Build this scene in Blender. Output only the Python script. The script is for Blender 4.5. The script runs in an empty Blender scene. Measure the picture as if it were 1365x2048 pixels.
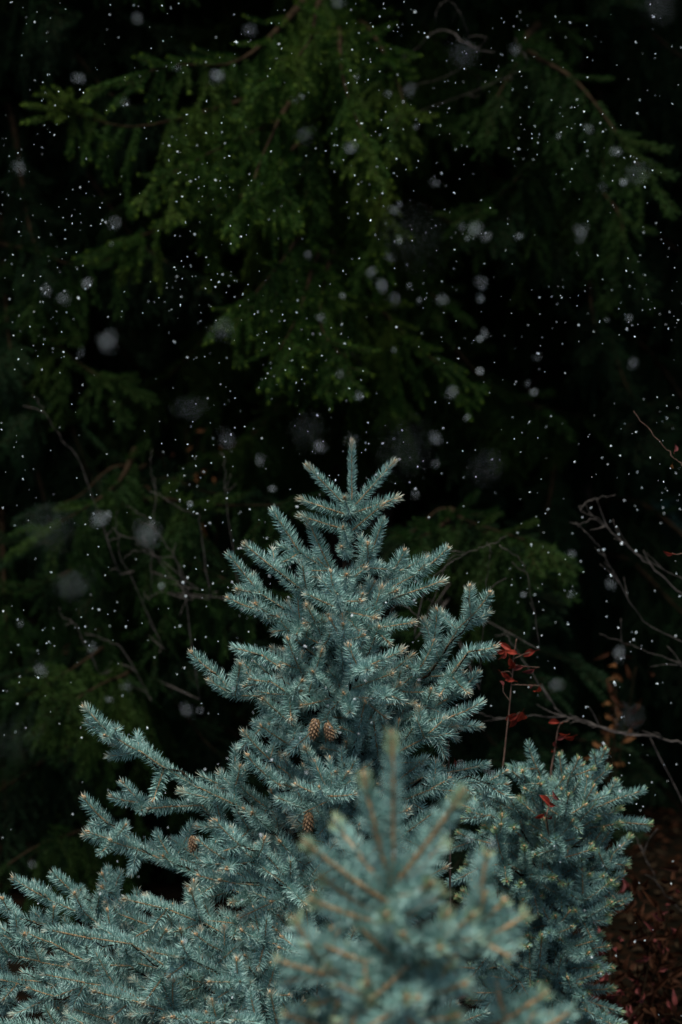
import bpy, math, random
import numpy as np
from mathutils import Vector, Matrix, noise

random.seed(7)
R = random.Random(11)
sc = bpy.context.scene
COL = sc.collection

# ------------------------------------------------------------------ camera
CAM_Z, PITCH, LENS = 2.3, 5.0, 100.0
FPX = 1365 * LENS / 24.0
cam_d = bpy.data.cameras.new("camera")
cam = bpy.data.objects.new("camera", cam_d)
COL.objects.link(cam)
cam.location = (0, 0, CAM_Z)
cam.rotation_euler = (math.radians(90 - PITCH), 0, 0)
cam_d.sensor_fit = 'HORIZONTAL'
cam_d.sensor_width = 24.0
cam_d.lens = LENS
cam_d.clip_start = 0.1
cam_d.clip_end = 500
cam_d.dof.use_dof = True
cam_d.dof.focus_distance = 6.95
cam_d.dof.aperture_fstop = 2.8
sc.camera = cam

# ------------------------------------------------------------------ light
SUN_EL, SUN_AZ = 77.0, 200.0       # azimuth clockwise from +Y (sun behind the camera, right of it)
world = bpy.data.worlds.new("World")
sc.world = world
world.use_nodes = True
wn = world.node_tree
wn.nodes.clear()
sky = wn.nodes.new('ShaderNodeTexSky')
sky.sky_type = 'NISHITA'
sky.sun_disc = False
sky.sun_elevation = math.radians(SUN_EL)
sky.sun_rotation = math.radians(SUN_AZ)
sky.air_density = 1.0
sky.dust_density = 2.5
bg = wn.nodes.new('ShaderNodeBackground')
bg.inputs['Strength'].default_value = 0.052
wo = wn.nodes.new('ShaderNodeOutputWorld')
wn.links.new(sky.outputs[0], bg.inputs[0])
wn.links.new(bg.outputs[0], wo.inputs[0])
sun_d = bpy.data.lights.new("sun", 'SUN')
sun_d.energy = 1.9
sun_d.angle = math.radians(40)
sun_d.color = (1.0, 0.96, 0.9)
sun = bpy.data.objects.new("sun", sun_d)
COL.objects.link(sun)
az, el = math.radians(SUN_AZ), math.radians(SUN_EL)
sdir = Vector((math.sin(az) * math.cos(el), math.cos(az) * math.cos(el), math.sin(el)))
sun.rotation_euler = sdir.to_track_quat('Z', 'Y').to_euler()
sun.location = (0, -5, 12)
sc.view_settings.view_transform = 'Standard'
sc.view_settings.look = 'None'
sc.view_settings.gamma = 1.0
sc.view_settings.exposure = 1.35
sc.cycles.max_bounces = 5
sc.cycles.diffuse_bounces = 2
sc.cycles.use_adaptive_sampling = False
sc.cycles.use_denoising = True

# ------------------------------------------------------------------ helpers
cp, sp = math.cos(math.radians(PITCH)), math.sin(math.radians(PITCH))
def W(px, py, Y):
    """real place of what the photograph shows at (px, py), at Y metres from the camera"""
    x = (px - 682.5) / FPX
    y = -(py - 1024) / FPX
    d = Vector((x, cp + y * sp, -sp + y * cp))
    return Vector((0, 0, CAM_Z)) + d * (Y / d.y)

def proj(p):
    v = p - Vector((0, 0, CAM_Z))
    dep = v.y * cp - v.z * sp
    up = v.y * sp + v.z * cp
    return 682.5 + FPX * v.x / dep, 1024 - FPX * up / dep, dep

def tag(o, label=None, cat=None, group=None, kind=None):
    if label: o['label'] = label
    if cat: o['category'] = cat
    if group: o['group'] = group
    if kind: o['kind'] = kind
    return o

def empty(name, loc):
    o = bpy.data.objects.new(name, None)
    o.empty_display_size = 0.1
    COL.objects.link(o)
    o.location = loc
    return o

def put(name, me, parent=None, mat=None):
    o = bpy.data.objects.new(name, me)
    COL.objects.link(o)
    if parent is not None: o.parent = parent
    if mat is not None: o.matrix_basis = mat
    return o

def mesh_np(name, V, T, mats, midx=None, smooth=False):
    """mesh of triangles from arrays"""
    V = np.asarray(V, np.float32).reshape(-1, 3)
    T = np.asarray(T, np.int32).reshape(-1, 3)
    me = bpy.data.meshes.new(name)
    me.vertices.add(len(V)); me.vertices.foreach_set('co', V.ravel())
    me.loops.add(len(T) * 3); me.loops.foreach_set('vertex_index', T.ravel())
    me.polygons.add(len(T))
    me.polygons.foreach_set('loop_start', np.arange(0, len(T) * 3, 3, dtype=np.int32))
    for m in mats: me.materials.append(m)
    if midx is not None: me.polygons.foreach_set('material_index', np.asarray(midx, np.int32))
    me.update(calc_edges=True)
    if smooth: me.polygons.foreach_set('use_smooth', np.ones(len(T), bool))
    return me

class MB:
    def __init__(s): s.V = []; s.T = []; s.M = []
    def tube(s, pts, rad, n=6, m=0, knob=0.0):
        base = len(s.V)
        k = len(pts)
        for i, p in enumerate(pts):
            t = (pts[min(i + 1, k - 1)] - pts[max(i - 1, 0)])
            if t.length < 1e-7: t = Vector((0, 0, 1))
            t.normalize()
            a = Vector((0, 0, 1)) if abs(t.z) < 0.9 else Vector((1, 0, 0))
            u = t.cross(a).normalized(); v = t.cross(u)
            r = rad[i] * (1 + knob * (R.random() - 0.5))
            for j in range(n):
                f = 2 * math.pi * j / n
                s.V.append(p + u * math.cos(f) * r + v * math.sin(f) * r)
        for i in range(k - 1):
            for j in range(n):
                a = base + i * n + j; b = base + i * n + (j + 1) % n
                s.T += [(a, b, b + n), (a, b + n, a + n)]; s.M += [m, m]
        c = len(s.V); s.V.append(pts[-1].copy())
        for j in range(n):
            s.T.append((base + (k - 1) * n + j, base + (k - 1) * n + (j + 1) % n, c)); s.M.append(m)
    def tri(s, a, b, c, m=0):
        i = len(s.V); s.V += [a, b, c]; s.T.append((i, i + 1, i + 2)); s.M.append(m)
    def blob(s, c, rx, axis, ln, m=0, n=6, rings=4):
        """a small pointed egg from c along axis"""
        axis = axis.normalized()
        pts = []; rad = []
        for i in range(rings + 1):
            t = i / rings
            pts.append(c + axis * ln * t); rad.append(max(rx * math.sin(math.pi * (0.12 + 0.85 * t)) , 1e-4))
        s.tube(pts, rad, n, m)
    def mesh(s, name, mats, smooth=False):
        return mesh_np(name, [tuple(v) for v in s.V], s.T, mats, s.M, smooth)

def spline(pts, n=10):
    P = [Vector(p) for p in pts]
    if len(P) == 2:
        return [P[0].lerp(P[1], i / n) for i in range(n + 1)]
    Q = [P[0] * 2 - P[1]] + P + [P[-1] * 2 - P[-2]]
    out = []
    for i in range(1, len(Q) - 2):
        for k in range(n):
            t = k / n
            a, b, c, d = Q[i - 1], Q[i], Q[i + 1], Q[i + 2]
            out.append(0.5 * ((2 * b) + (c - a) * t + (2 * a - 5 * b + 4 * c - d) * t * t + (3 * b - a - 3 * c + d) * t ** 3))
    out.append(P[-1].copy())
    return out

def arclen(pts):
    s = [0.0]
    for a, b in zip(pts, pts[1:]): s.append(s[-1] + (b - a).length)
    return s

def at_len(pts, S, s):
    s = max(0, min(S[-1], s))
    for i in range(len(pts) - 1):
        if S[i + 1] >= s:
            t = (s - S[i]) / max(S[i + 1] - S[i], 1e-9)
            return pts[i].lerp(pts[i + 1], t), (pts[i + 1] - pts[i]).normalized()
    return pts[-1].copy(), (pts[-1] - pts[-2]).normalized()

# ------------------------------------------------------------------ materials
def material(name, c1, c2, scale=6.0, rough=0.7, spec=0.25, c3=None, trans=0.0, bump=0.0, detail=3.0, scale3=None, fac=(0.35, 0.65)):
    m = bpy.data.materials.new(name); m.use_nodes = True
    nt = m.node_tree; nt.nodes.clear()
    out = nt.nodes.new('ShaderNodeOutputMaterial')
    b = nt.nodes.new('ShaderNodeBsdfPrincipled')
    b.inputs['Roughness'].default_value = rough
    b.inputs['Specular IOR Level'].default_value = spec
    geo = nt.nodes.new('ShaderNodeNewGeometry')
    nz = nt.nodes.new('ShaderNodeTexNoise'); nz.inputs['Scale'].default_value = scale
    nz.inputs['Detail'].default_value = detail
    nt.links.new(geo.outputs['Position'], nz.inputs['Vector'])
    rp = nt.nodes.new('ShaderNodeValToRGB')
    rp.color_ramp.elements[0].position = fac[0]; rp.color_ramp.elements[0].color = (*c1, 1)
    rp.color_ramp.elements[1].position = fac[1]; rp.color_ramp.elements[1].color = (*c2, 1)
    nt.links.new(nz.outputs['Fac'], rp.inputs['Fac'])
    src = rp.outputs['Color']
    if c3 is not None:
        n2 = nt.nodes.new('ShaderNodeTexNoise'); n2.inputs['Scale'].default_value = scale3 or scale * 9
        nt.links.new(geo.outputs['Position'], n2.inputs['Vector'])
        r2 = nt.nodes.new('ShaderNodeValToRGB')
        r2.color_ramp.elements[0].position = 0.5; r2.color_ramp.elements[1].position = 0.72
        nt.links.new(n2.outputs['Fac'], r2.inputs['Fac'])
        mx = nt.nodes.new('ShaderNodeMixRGB')
        nt.links.new(r2.outputs['Color'], mx.inputs['Fac'])
        nt.links.new(src, mx.inputs['Color1']); mx.inputs['Color2'].default_value = (*c3, 1)
        src = mx.outputs['Color']
    nt.links.new(src, b.inputs['Base Color'])
    if bump:
        bp = nt.nodes.new('ShaderNodeBump'); bp.inputs['Strength'].default_value = bump
        bp.inputs['Distance'].default_value = 0.01
        nt.links.new(nz.outputs['Fac'], bp.inputs['Height']); nt.links.new(bp.outputs['Normal'], b.inputs['Normal'])
    last = b.outputs[0]
    if trans:
        tr = nt.nodes.new('ShaderNodeBsdfTranslucent'); nt.links.new(src, tr.inputs['Color'])
        ms = nt.nodes.new('ShaderNodeMixShader'); ms.inputs[0].default_value = trans
        nt.links.new(last, ms.inputs[1]); nt.links.new(tr.outputs[0], ms.inputs[2]); last = ms.outputs[0]
    nt.links.new(last, out.inputs[0])
    return m

M = {}
M['blue'] = material('blue_needle', (0.12, 0.26, 0.22), (0.24, 0.43, 0.38), 9, 0.5, 0.3, c3=(0.56, 0.69, 0.62), scale3=260, trans=0.05)
M['blue_tip'] = material('pale_tip_needle', (0.44, 0.42, 0.30), (0.38, 0.50, 0.42), 60, 0.6, 0.2, trans=0.12)
M['bluegreen'] = material('blue_green_needle', (0.10, 0.22, 0.18), (0.19, 0.36, 0.32), 9, 0.5, 0.35, c3=(0.42, 0.53, 0.48), scale3=260, trans=0.05)
M['bluegreen_tip'] = material('green_tip_needle', (0.28, 0.36, 0.16), (0.22, 0.38, 0.24), 60, 0.6, 0.2, trans=0.12)
M['fore'] = material('teal_needle', (0.13, 0.29, 0.24), (0.24, 0.43, 0.38), 9, 0.5, 0.35, c3=(0.50, 0.62, 0.54), scale3=200, trans=0.05)
M['fore_tip'] = material('yellow_green_tip_needle', (0.32, 0.38, 0.20), (0.28, 0.43, 0.30), 60, 0.6, 0.2, trans=0.12)
M['twig'] = material('tan_twig_bark', (0.34, 0.19, 0.09), (0.48, 0.29, 0.14), 60, 0.8, 0.2)
M['bud'] = material('spruce_bud', (0.28, 0.16, 0.07), (0.46, 0.31, 0.17), 120, 0.7, 0.25)
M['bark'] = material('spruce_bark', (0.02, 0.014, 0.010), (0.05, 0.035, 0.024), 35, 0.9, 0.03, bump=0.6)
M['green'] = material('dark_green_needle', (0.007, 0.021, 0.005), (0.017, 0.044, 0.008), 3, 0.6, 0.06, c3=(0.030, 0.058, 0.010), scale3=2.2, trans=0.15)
M['green_bright'] = material('lit_green_needle', (0.009, 0.029, 0.005), (0.026, 0.064, 0.009), 3, 0.6, 0.06, c3=(0.056, 0.090, 0.013), scale3=2.5, trans=0.15)  # brighter copy of the green needles, light on the front boughs put into colour
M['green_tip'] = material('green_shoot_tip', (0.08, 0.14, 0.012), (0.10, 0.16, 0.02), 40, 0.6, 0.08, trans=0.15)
M['dullgreen'] = material('dull_green_needle', (0.005, 0.015, 0.006), (0.011, 0.031, 0.010), 3, 0.6, 0.06, trans=0.15)  # darker copy for fill and back-row boughs, their shade put into the colour
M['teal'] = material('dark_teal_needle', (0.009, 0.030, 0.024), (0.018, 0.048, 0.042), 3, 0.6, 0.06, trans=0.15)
M['darktwig'] = material('dark_twig_bark', (0.012, 0.008, 0.004), (0.026, 0.017, 0.009), 30, 0.85, 0.03)
M['deadwood'] = material('grey_dead_wood', (0.028, 0.024, 0.021), (0.08, 0.07, 0.06), 25, 0.85, 0.05, bump=0.5)
M['cone'] = material('cone_scale', (0.08, 0.045, 0.022), (0.24, 0.15, 0.075), 140, 0.7, 0.25)
M['redleaf'] = material('red_leaf', (0.09, 0.012, 0.008), (0.25, 0.035, 0.018), 30, 0.6, 0.12, trans=0.25)
M['wineleaf'] = material('wine_leaf', (0.06, 0.014, 0.014), (0.14, 0.035, 0.03), 30, 0.6, 0.12, trans=0.25)
M['orangeleaf'] = material('orange_leaf', (0.12, 0.05, 0.018), (0.26, 0.12, 0.045), 30, 0.6, 0.1, trans=0.25)
M['rustleaf'] = material('rust_brown_leaf', (0.016, 0.006, 0.003), (0.036, 0.014, 0.006), 12, 0.7, 0.04, trans=0.2)
M['redtwig'] = material('reddish_twig', (0.08, 0.045, 0.03), (0.16, 0.10, 0.07), 40, 0.8, 0.2)
M['snow'] = material('snow_white', (0.82, 0.92, 0.92), (0.90, 0.96, 0.96), 200, 0.6, 0.2, trans=0.3)
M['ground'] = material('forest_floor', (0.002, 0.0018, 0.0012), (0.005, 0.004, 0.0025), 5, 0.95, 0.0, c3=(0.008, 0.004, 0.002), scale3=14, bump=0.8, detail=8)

# ------------------------------------------------------------------ ground
def ground_z(x, y):
    z = 0.06 * noise.noise(Vector((x * 0.5, y * 0.5, 0))) + 0.02 * noise.noise(Vector((x * 2.5, y * 2.5, 3)))
    if y > 14: z += 0.035 * (y - 14) ** 2 if y < 34 else 14 + 1.1 * (y - 34)  # added slope behind the forest, raised to block the sky
    r = math.hypot(x, y - 8)
    return z
def build_ground():
    xs = np.concatenate([np.linspace(-160, -14, 14), np.linspace(-12, 12, 70), np.linspace(14, 160, 14)])
    ys = np.concatenate([np.linspace(-160, -4, 14), np.linspace(-2, 22, 90), np.linspace(23, 70, 24)])
    V = [(x, y, ground_z(x, y)) for y in ys for x in xs]
    nx = len(xs); T = []
    for j in range(len(ys) - 1):
        for i in range(nx - 1):
            a = j * nx + i
            T += [(a, a + 1, a + nx + 1), (a, a + nx + 1, a + nx)]
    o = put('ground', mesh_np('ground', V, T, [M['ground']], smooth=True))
    tag(o, 'dark forest floor with fallen leaves and an added slope behind that blocks the sky', None, None, 'structure')
build_ground()

# ------------------------------------------------------------------ needled shoots
GOLD = 2.399963
def shoot_arrays(L, dens, nlen, nw, a0, a1, bend, terminal, rng, quality=1, upbias=0.12, twig_r=0.0018, bud=True, sparse_tip=0.10):
    """needled twig along +Z, bending towards +X. material slots: 0 needle 1 twig 2 bud 3 tip needle"""
    V, T, Mi = [], [], []
    def ax(t): return np.array([bend * L * t * t, 0, L * t])
    def tan(t):
        v = np.array([2 * bend * t, 0, 1.0]); return v / np.linalg.norm(v)
    n = int(L * dens)
    for i in range(n):
        t = (i + rng.random()) / n
        if terminal: t = t ** 0.93
        p = ax(t); tg = tan(t)
        ph = i * GOLD + rng.uniform(-0.3, 0.3)
        u = np.array([tg[2], 0, -tg[0]]); v = np.array([0, 1.0, 0])
        rad = math.cos(ph) * u + math.sin(ph) * v
        rad = rad + u * upbias; rad /= np.linalg.norm(rad)
        a = a0 + (a1 - a0) * (t ** 5 if terminal else 0.1) + rng.uniform(-0.22, 0.2)
        d = math.cos(a) * tg + math.sin(a) * rad
        ln = nlen * rng.uniform(0.8, 1.12) * (1 - 0.18 * t ** 4 if terminal else 1) * (0.92 if math.cos(ph) < -0.6 else 1)
        b0 = p + rad * twig_r * 0.7
        d2 = d + tg * 0.22 + u * 0.12; d2 /= np.linalg.norm(d2)
        mid = b0 + d * ln * 0.5
        tip = mid + d2 * ln * 0.5
        s = np.cross(d, rad); s /= max(np.linalg.norm(s), 1e-6)
        q = np.cross(d, s)
        f = rng.uniform(0, 6.28)
        w = (math.cos(f) * s + math.sin(f) * q) * nw * 0.5
        k = len(V)
        mi = 3 if (terminal and t > 1 - sparse_tip * rng.uniform(0.5, 1.4)) else 0
        if quality:
            V += [b0 - w * 0.7, b0 + w * 0.7, mid + w, mid - w, tip]
            T += [(k, k + 1, k + 2), (k, k + 2, k + 3), (k + 3, k + 2, k + 4)]; Mi += [mi] * 3
        else:
            V += [b0 - w, b0 + w, tip]; T.append((k, k + 1, k + 2)); Mi.append(mi)
    # twig
    m = 4 if quality else 2; ns = 4 if quality else 3
    base = len(V)
    for i in range(m + 1):
        t = i / m; p = ax(t); r = twig_r * (1.15 - 0.35 * t)
        for j in range(ns):
            f = 6.283 * j / ns
            V.append(p + np.array([math.cos(f) * r, math.sin(f) * r, 0]))
    for i in range(m):
        for j in range(ns):
            a = base + i * ns + j; b = base + i * ns + (j + 1) % ns
            T += [(a, b, b + ns), (a, b + ns, a + ns)]; Mi += [1, 1]
    if terminal and bud:
        tg = tan(1.0); p0 = ax(1.0)
        for bi in range(3 if quality else 1):
            off = np.array([0, 0, 0.0]) if bi == 0 else np.array([rng.uniform(-1, 1), rng.uniform(-1, 1), -0.6]) * 0.0035
            sz = 1.0 if bi == 0 else 0.75
            base = len(V); nb = 5
            for (h, r) in ((-0.002, 0.0018), (0.002, 0.0034), (0.006, 0.0028)):
                c = p0 + off + tg * h * sz
                for j in range(nb):
                    f = 6.283 * j / nb
                    V.append(c + np.array([math.cos(f), math.sin(f), 0]) * r * sz)
            V.append(p0 + off + tg * 0.0105 * sz)
            for i in range(2):
                for j in range(nb):
                    a = base + i * nb + j; b = base + i * nb + (j + 1) % nb
                    T += [(a, b, b + nb), (a, b + nb, a + nb)]; Mi += [2, 2]
            for j in range(nb):
                T.append((base + 2 * nb + j, base + 2 * nb + (j + 1) % nb, base + 3 * nb)); Mi.append(2)
    return np.array(V), np.array(T, np.int32), np.array(Mi, np.int32)

LENS_T = [0.06, 0.085, 0.115, 0.16, 0.23]
def make_templates(mats, dens=2500, twr=.0022, nlen=0.0235, nw=0.0021, nvar=3, seed=1, quality_lo=0, lo_dens=0.75, lo_w=1.35):
    rng = random.Random(seed)
    tp = {}
    for li, L in enumerate(LENS_T):
        for term in (0, 1):
            for v in range(nvar):
                bend = rng.uniform(-0.02, 0.14) if term else rng.uniform(-.02, .03)
                st = rng.getstate()
                sp_ = (0.13, 0.02, 0.05)[v % 3]
                hi = shoot_arrays(L, dens, nlen, nw, 1.26, 0.42, bend, term, rng, 1, twig_r=twr, bud=v != 1, sparse_tip=sp_)
                me = mesh_np('needled_shoot', *hi[:2], mats, hi[2])
                rng.setstate(st)
                lo = shoot_arrays(L, dens * lo_dens, nlen, nw * lo_w, 1.26, 0.42, bend, term, rng, 0, twig_r=twr, bud=v == 0, sparse_tip=sp_)
                tp[(li, term, v)] = (me, lo)
    return tp

def frame(p, q, up=Vector((0, 0, 1)), roll=0.0, sxy=1.0, sz=1.0):
    z = (q - p).normalized()
    x = up - z * up.dot(z)
    if x.length < 1e-3: x = Vector((1, 0, 0)) - z * z.x
    x.normalize(); y = z.cross(x)
    if roll:
        x, y = x * math.cos(roll) + y * math.sin(roll), y * math.cos(roll) - x * math.sin(roll)
    m = Matrix.Identity(4)
    for i in range(3):
        m[i][0] = x[i] * sxy; m[i][1] = y[i] * sxy; m[i][2] = z[i] * sz; m[i][3] = p[i]
    return m

def grow(pts, order, out, lid, rng, seg=0.10, lat=0.5, latmax=0.30, bare=0.0, updown=0.5, lift=0.10, solo=False):
    """cover an axis with shoots and let laterals leave its nodes; out gets (p, q, terminal, limb)"""
    S = arclen(pts); L = S[-1]
    if L < seg * 1.75 or solo:
        out.append((pts[0], pts[-1], 1, lid)); return
    nodes = [L]
    s = L
    first = True
    while s > seg * 0.6:
        st = seg * rng.uniform(0.85, 1.25) * (1.15 if first else 1)
        s = max(0, s - st); nodes.append(s); first = False
    if nodes[-1] > 0.02: nodes.append(0)
    for i in range(len(nodes) - 1):
        a, b = nodes[i + 1], nodes[i]
        pa, _ = at_len(pts, S, a); pb, tg = at_len(pts, S, b)
        if b > bare * L: out.append((pa, pb, 1 if i == 0 else 0, lid))
        if i == 0 or b < bare * L * 0.8: continue
        d_tip = L - b
        side = tg.cross(Vector((0, 0, 1)))
        if side.length < 0.1: side = Vector((1, 0, 0))
        side.normalize(); upv = side.cross(tg).normalized()
        phs = [rng.uniform(-50, 50), 180 + rng.uniform(-50, 50)]
        if rng.random() < updown: phs.append(90 + rng.uniform(-35, 35))
        if rng.random() < updown * 0.8: phs.append(-90 + rng.uniform(-35, 35))
        if i > 1 and order < 1 and rng.random() < 0.4: phs.append(rng.uniform(0, 360))
        for ph in phs:
            if rng.random() < 0.33: continue
            ph = math.radians(ph)
            an = math.radians(rng.uniform(44, 74))
            d = tg * math.cos(an) + (side * math.cos(ph) + upv * math.sin(ph)) * math.sin(an)
            ll = min(max(d_tip * lat * rng.uniform(0.75, 1.15), 0.055 + 0.02 * rng.random()), latmax)
            if order >= 2: ll = min(ll, 0.10)
            st = pb.copy()
            e1 = st + d * ll * 0.5
            e2 = st + (d + tg * rng.uniform(-.1, .2) + Vector((0, 0, lift * rng.uniform(.3, 1.8)))).normalized() * ll
            grow(spline([st, e1, e2], 4) if ll > seg * 1.75 else [st, e2], order + 1, out, lid, rng, seg * 0.93, lat, latmax * 0.6, 0, updown * 0.8, lift)

def choose_visible(items, cell=13, keep=300):
    """items: (p, q); rank by how much of the picture each wins from the camera"""
    best = {}
    for i, (p, q) in enumerate(items):
        n = 5
        for k in range(n):
            c = p.lerp(q, (k + 0.5) / n)
            x, y, d = proj(c)
            if not (-10 < x < 1375 and -10 < y < 2058): continue
            hw = 0.013 * FPX / d
            for ox in (-hw, 0, hw):
                for oy in (-hw, 0, hw):
                    key = (int((x + ox) // cell), int((y + oy) // cell))
                    if key not in best or best[key][0] > d: best[key] = (d, i)
    cnt = {}
    for d, i in best.values(): cnt[i] = cnt.get(i, 0) + 1
    r = sorted(cnt, key=lambda i: -cnt[i])[:keep]
    return set(r)

def join_instances(name, recs, mats, parent, base):
    """recs: (arrays, matrix) -> one mesh"""
    Vs, Ts, Ms = [], [], []; off = 0
    for (V, T, Mi), m in recs:
        A = np.array(m)
        Vs.append(V @ A[:3, :3].T + A[:3, 3]); Ts.append(T + off); Ms.append(Mi); off += len(V)
    me = mesh_np(name, np.concatenate(Vs), np.concatenate(Ts), mats, np.concatenate(Ms))
    return put(name, me, parent)

def wood(b, pts, n):
    S = arclen(pts); Lb = S[-1]
    if Lb < .16:
        q = [pts[0], pts[0].lerp(pts[1], .5)]
        b.tube(q, [.0022, .0019], n); return Lb
    q = []; rr = []
    r0 = 0.0020 + 0.0050 * min(1, Lb / 0.9)
    k = 12
    for i in range(k + 1):
        t = (Lb - .09) * i / k
        q.append(at_len(pts, S, t)[0]); rr.append(max(0.0016, r0 * (1 - t / Lb)))
    b.tube(q, rr, n, 0, .15); return Lb

def blue_tree(label, trunk, limbs, tp, mats, seed, keep=300, seg=0.098, trunk_r=0.02, sxy=1.0, updown=0.36, group='blue spruces'):
    rng = random.Random(seed)
    base = trunk[-1]
    root = empty('blue_spruce', base)
    tag(root, label, 'spruce tree', group)
    tr = MB()
    tp_pts = [p - base for p in trunk][::-1]
    n = len(tp_pts)
    tr.tube(spline(tp_pts, 6), [trunk_r * (1 - 0.88 * i / ((n - 1) * 6)) for i in range((n - 1) * 6 + 1)], 9, 0, 0.12)
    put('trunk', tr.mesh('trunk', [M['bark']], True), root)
    shoots = []
    for lid, lb in enumerate(limbs):
        grow(lb['pts'], 0, shoots, lid, rng, seg, lb.get('lat', 0.5), lb.get('latmax', 0.28), lb.get('bare', 0), lb.get('ud', updown), lb.get('lift', 0.1), lb.get('solo', False))
    vis = choose_visible([(p, q) for p, q, _, _ in shoots], keep=keep)
    branches = {}
    lo = []
    for i, (p, q, term, lid) in enumerate(shoots):
        L = (q - p).length
        if L < 0.01: continue
        li = min(range(len(LENS_T)), key=lambda k: abs(math.log(LENS_T[k] / L)))
        v = rng.randrange(3)
        me, arr = tp[(li, term, v)]
        k = sxy * rng.uniform(0.94, 1.18) * limbs[lid].get('sxy', 1)
        if 'sxy' in limbs[lid] or L > .13: me, arr = tp[(li, term, 0)]
        m = frame(p - base, q - base, roll=rng.uniform(-0.5, 0.5), sxy=k, sz=L / LENS_T[li])
        if i in vis:
            if lid not in branches:
                b = MB(); pts = [x - base for x in limbs[lid]['pts']]
                Lb = wood(b, pts, 6)
                branches[lid] = put('branch', b.mesh('branch', [M['twig'] if Lb < 0.2 else M['darktwig']], True), root)
            put('shoot', me, branches[lid], m)
        else:
            lo.append((arr, m))
    for lid, lb in enumerate(limbs):
        if lid not in branches:
            b = MB(); pts = [x - base for x in lb['pts']]; wood(b, pts, 5)
            branches[lid] = put('branch', b.mesh('branch', [M['darktwig']], True), root)
    if lo:
        f = join_instances('foliage', lo, mats, root, base)
        f['kind'] = 'stuff'
    print('TREE', label[:30], 'limbs', len(limbs), 'shoots', len(shoots), 'vis', len(vis), 'lo tris', sum(len(a[1]) for a, _ in lo))
    return root

# ---- spruce cone
def cone_mesh():
    b = MB()
    L, Rr = 0.062, 0.0175
    b.tube([Vector((0, 0, 0)), Vector((0, 0, -L * 0.5)), Vector((0, 0, -L * 0.98))], [0.004, 0.006, 0.002], 6)
    k = 0
    for i in range(11):
        t = i / 10; z = -L * (0.03 + 0.93 * t)
        rr = Rr * (0.55 + 0.45 * math.sin(math.pi * (0.15 + 0.75 * t))) * (1 if t < 0.85 else 0.75)
        for j in range(6):
            f = j / 6 * 6.283 + i * 0.45
            c, s = math.cos(f), math.sin(f); c1, s1 = math.cos(f + 0.42), math.sin(f + 0.42); c2, s2 = math.cos(f - 0.42), math.sin(f - 0.42)
            top = Vector((c * rr * 0.35, s * rr * 0.35, z + 0.004))
            a = Vector((c1 * rr * 0.86, s1 * rr * 0.86, z - 0.001)); d = Vector((c2 * rr * 0.86, s2 * rr * 0.86, z - 0.001))
            e = Vector((c * rr * 1.22, s * rr * 1.22, z - 0.0100))
            b.tri(top, a, d); b.tri(a, e, d); b.tri(top, e, a)
    return b.mesh('spruce_cone', [M['cone']])
CONE = cone_mesh()
def hang_cone(root, px, py, Y, scale=1.0, tilt=0.1):
    p = W(px, py, Y) - root.location
    m = Matrix.Translation(p) @ Matrix.Rotation(tilt, 4, 'Y') @ Matrix.Rotation(R.random() * 6, 4, 'Z') @ Matrix.Scale(scale, 4)
    put('spruce_cone', CONE, root, m)

def interp(tab, x):
    if x <= tab[0][0]: return tab[0][1]
    for (a, va), (b, vb) in zip(tab, tab[1:]):
        if x <= b: return va + (vb - va) * (x - a) / (b - a)
    return tab[-1][1]

def trunk_x(trunk_px, py):
    return interp([(y, x) for x, y in trunk_px], py)

# ================================================================== MAIN BLUE SPRUCE
def limb_px(trunk_px, Yt, base_py, pts, **kw):
    """limb from the trunk through seen points (px, py, depth offset)"""
    P = [W(trunk_x(trunk_px, base_py), base_py, Yt)] + [W(x, y, Yt + d) for x, y, d in pts]
    n = 3 if len(P) == 2 else 6
    S = spline(P, n)
    if len(P) > 2 and base_py > 1300:
        f1, f2 = R.uniform(0, 6), R.uniform(0, 6)
        for i in range(1, len(S) - 1):
            S[i] = S[i] + Vector((0, .016 * math.sin(f1 + i * 1.1), .013 * math.sin(f2 + i * 1.3)))
    q = dict(pts=S); q.update(kw); return q

def whorls(trunk_px, Yt, rng, y0, y1, step, count, left, right, front, skip_back=0.5, elev=(50, 12), scale=1.0, lat=0.5):
    out = []
    ppm = FPX / Yt
    py = y0; k = 0
    while py < y1:
        n = count + rng.choice([-1, 0, 1])
        a0 = rng.uniform(0, 6.28)
        for j in range(n):
            az = a0 + j / n * 6.283 + rng.uniform(-0.25, 0.25)
            cx, cy = math.cos(az), math.sin(az)          # cy<0 : towards the camera
            if cy > 0.35 and rng.random() < skip_back: continue
            pyt = py + rng.uniform(-0.4, 0.4) * step
            side = interp(left if cx < 0 else right, pyt)
            fr = interp(front, pyt)
            r = math.sqrt((side * cx) ** 2 + (fr * cy) ** 2) * rng.uniform(0.68, 1.06) * scale
            t = (pyt - y0) / max(y1 - y0, 1)
            e = math.radians(elev[0] + (elev[1] - elev[0]) * t + rng.uniform(-8, 8))
            tipx = trunk_x(trunk_px, pyt)
            c = W(tipx, pyt, Yt)
            tip = c + Vector((cx * r, cy * r, 0))
            base = c - Vector((0, 0, r * math.tan(e)))
            mid = base.lerp(tip, 0.55) + Vector((0, 0, -0.06 * r))
            out.append(dict(pts=spline([base, mid, tip], 5), lat=lat))
        py += step * rng.uniform(0.9, 1.1)
    return out

MATS_B = [M['blue'], M['twig'], M['bud'], M['blue_tip']]
TP_B = make_templates(MATS_B, seed=3)
MT = [(704, 880), (704, 1000), (700, 1050), (693, 1150), (690, 1350), (692, 1600), (695, 1900), (695, 2360)]
YM = 7.0
def mtrunk(tpx, Y, y0):
    return [W(x, y, Y) for x, y in tpx if y >= y0]
L = []
def a(base, *pts, **kw): L.append(limb_px(MT, YM, base, pts, **kw))
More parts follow.
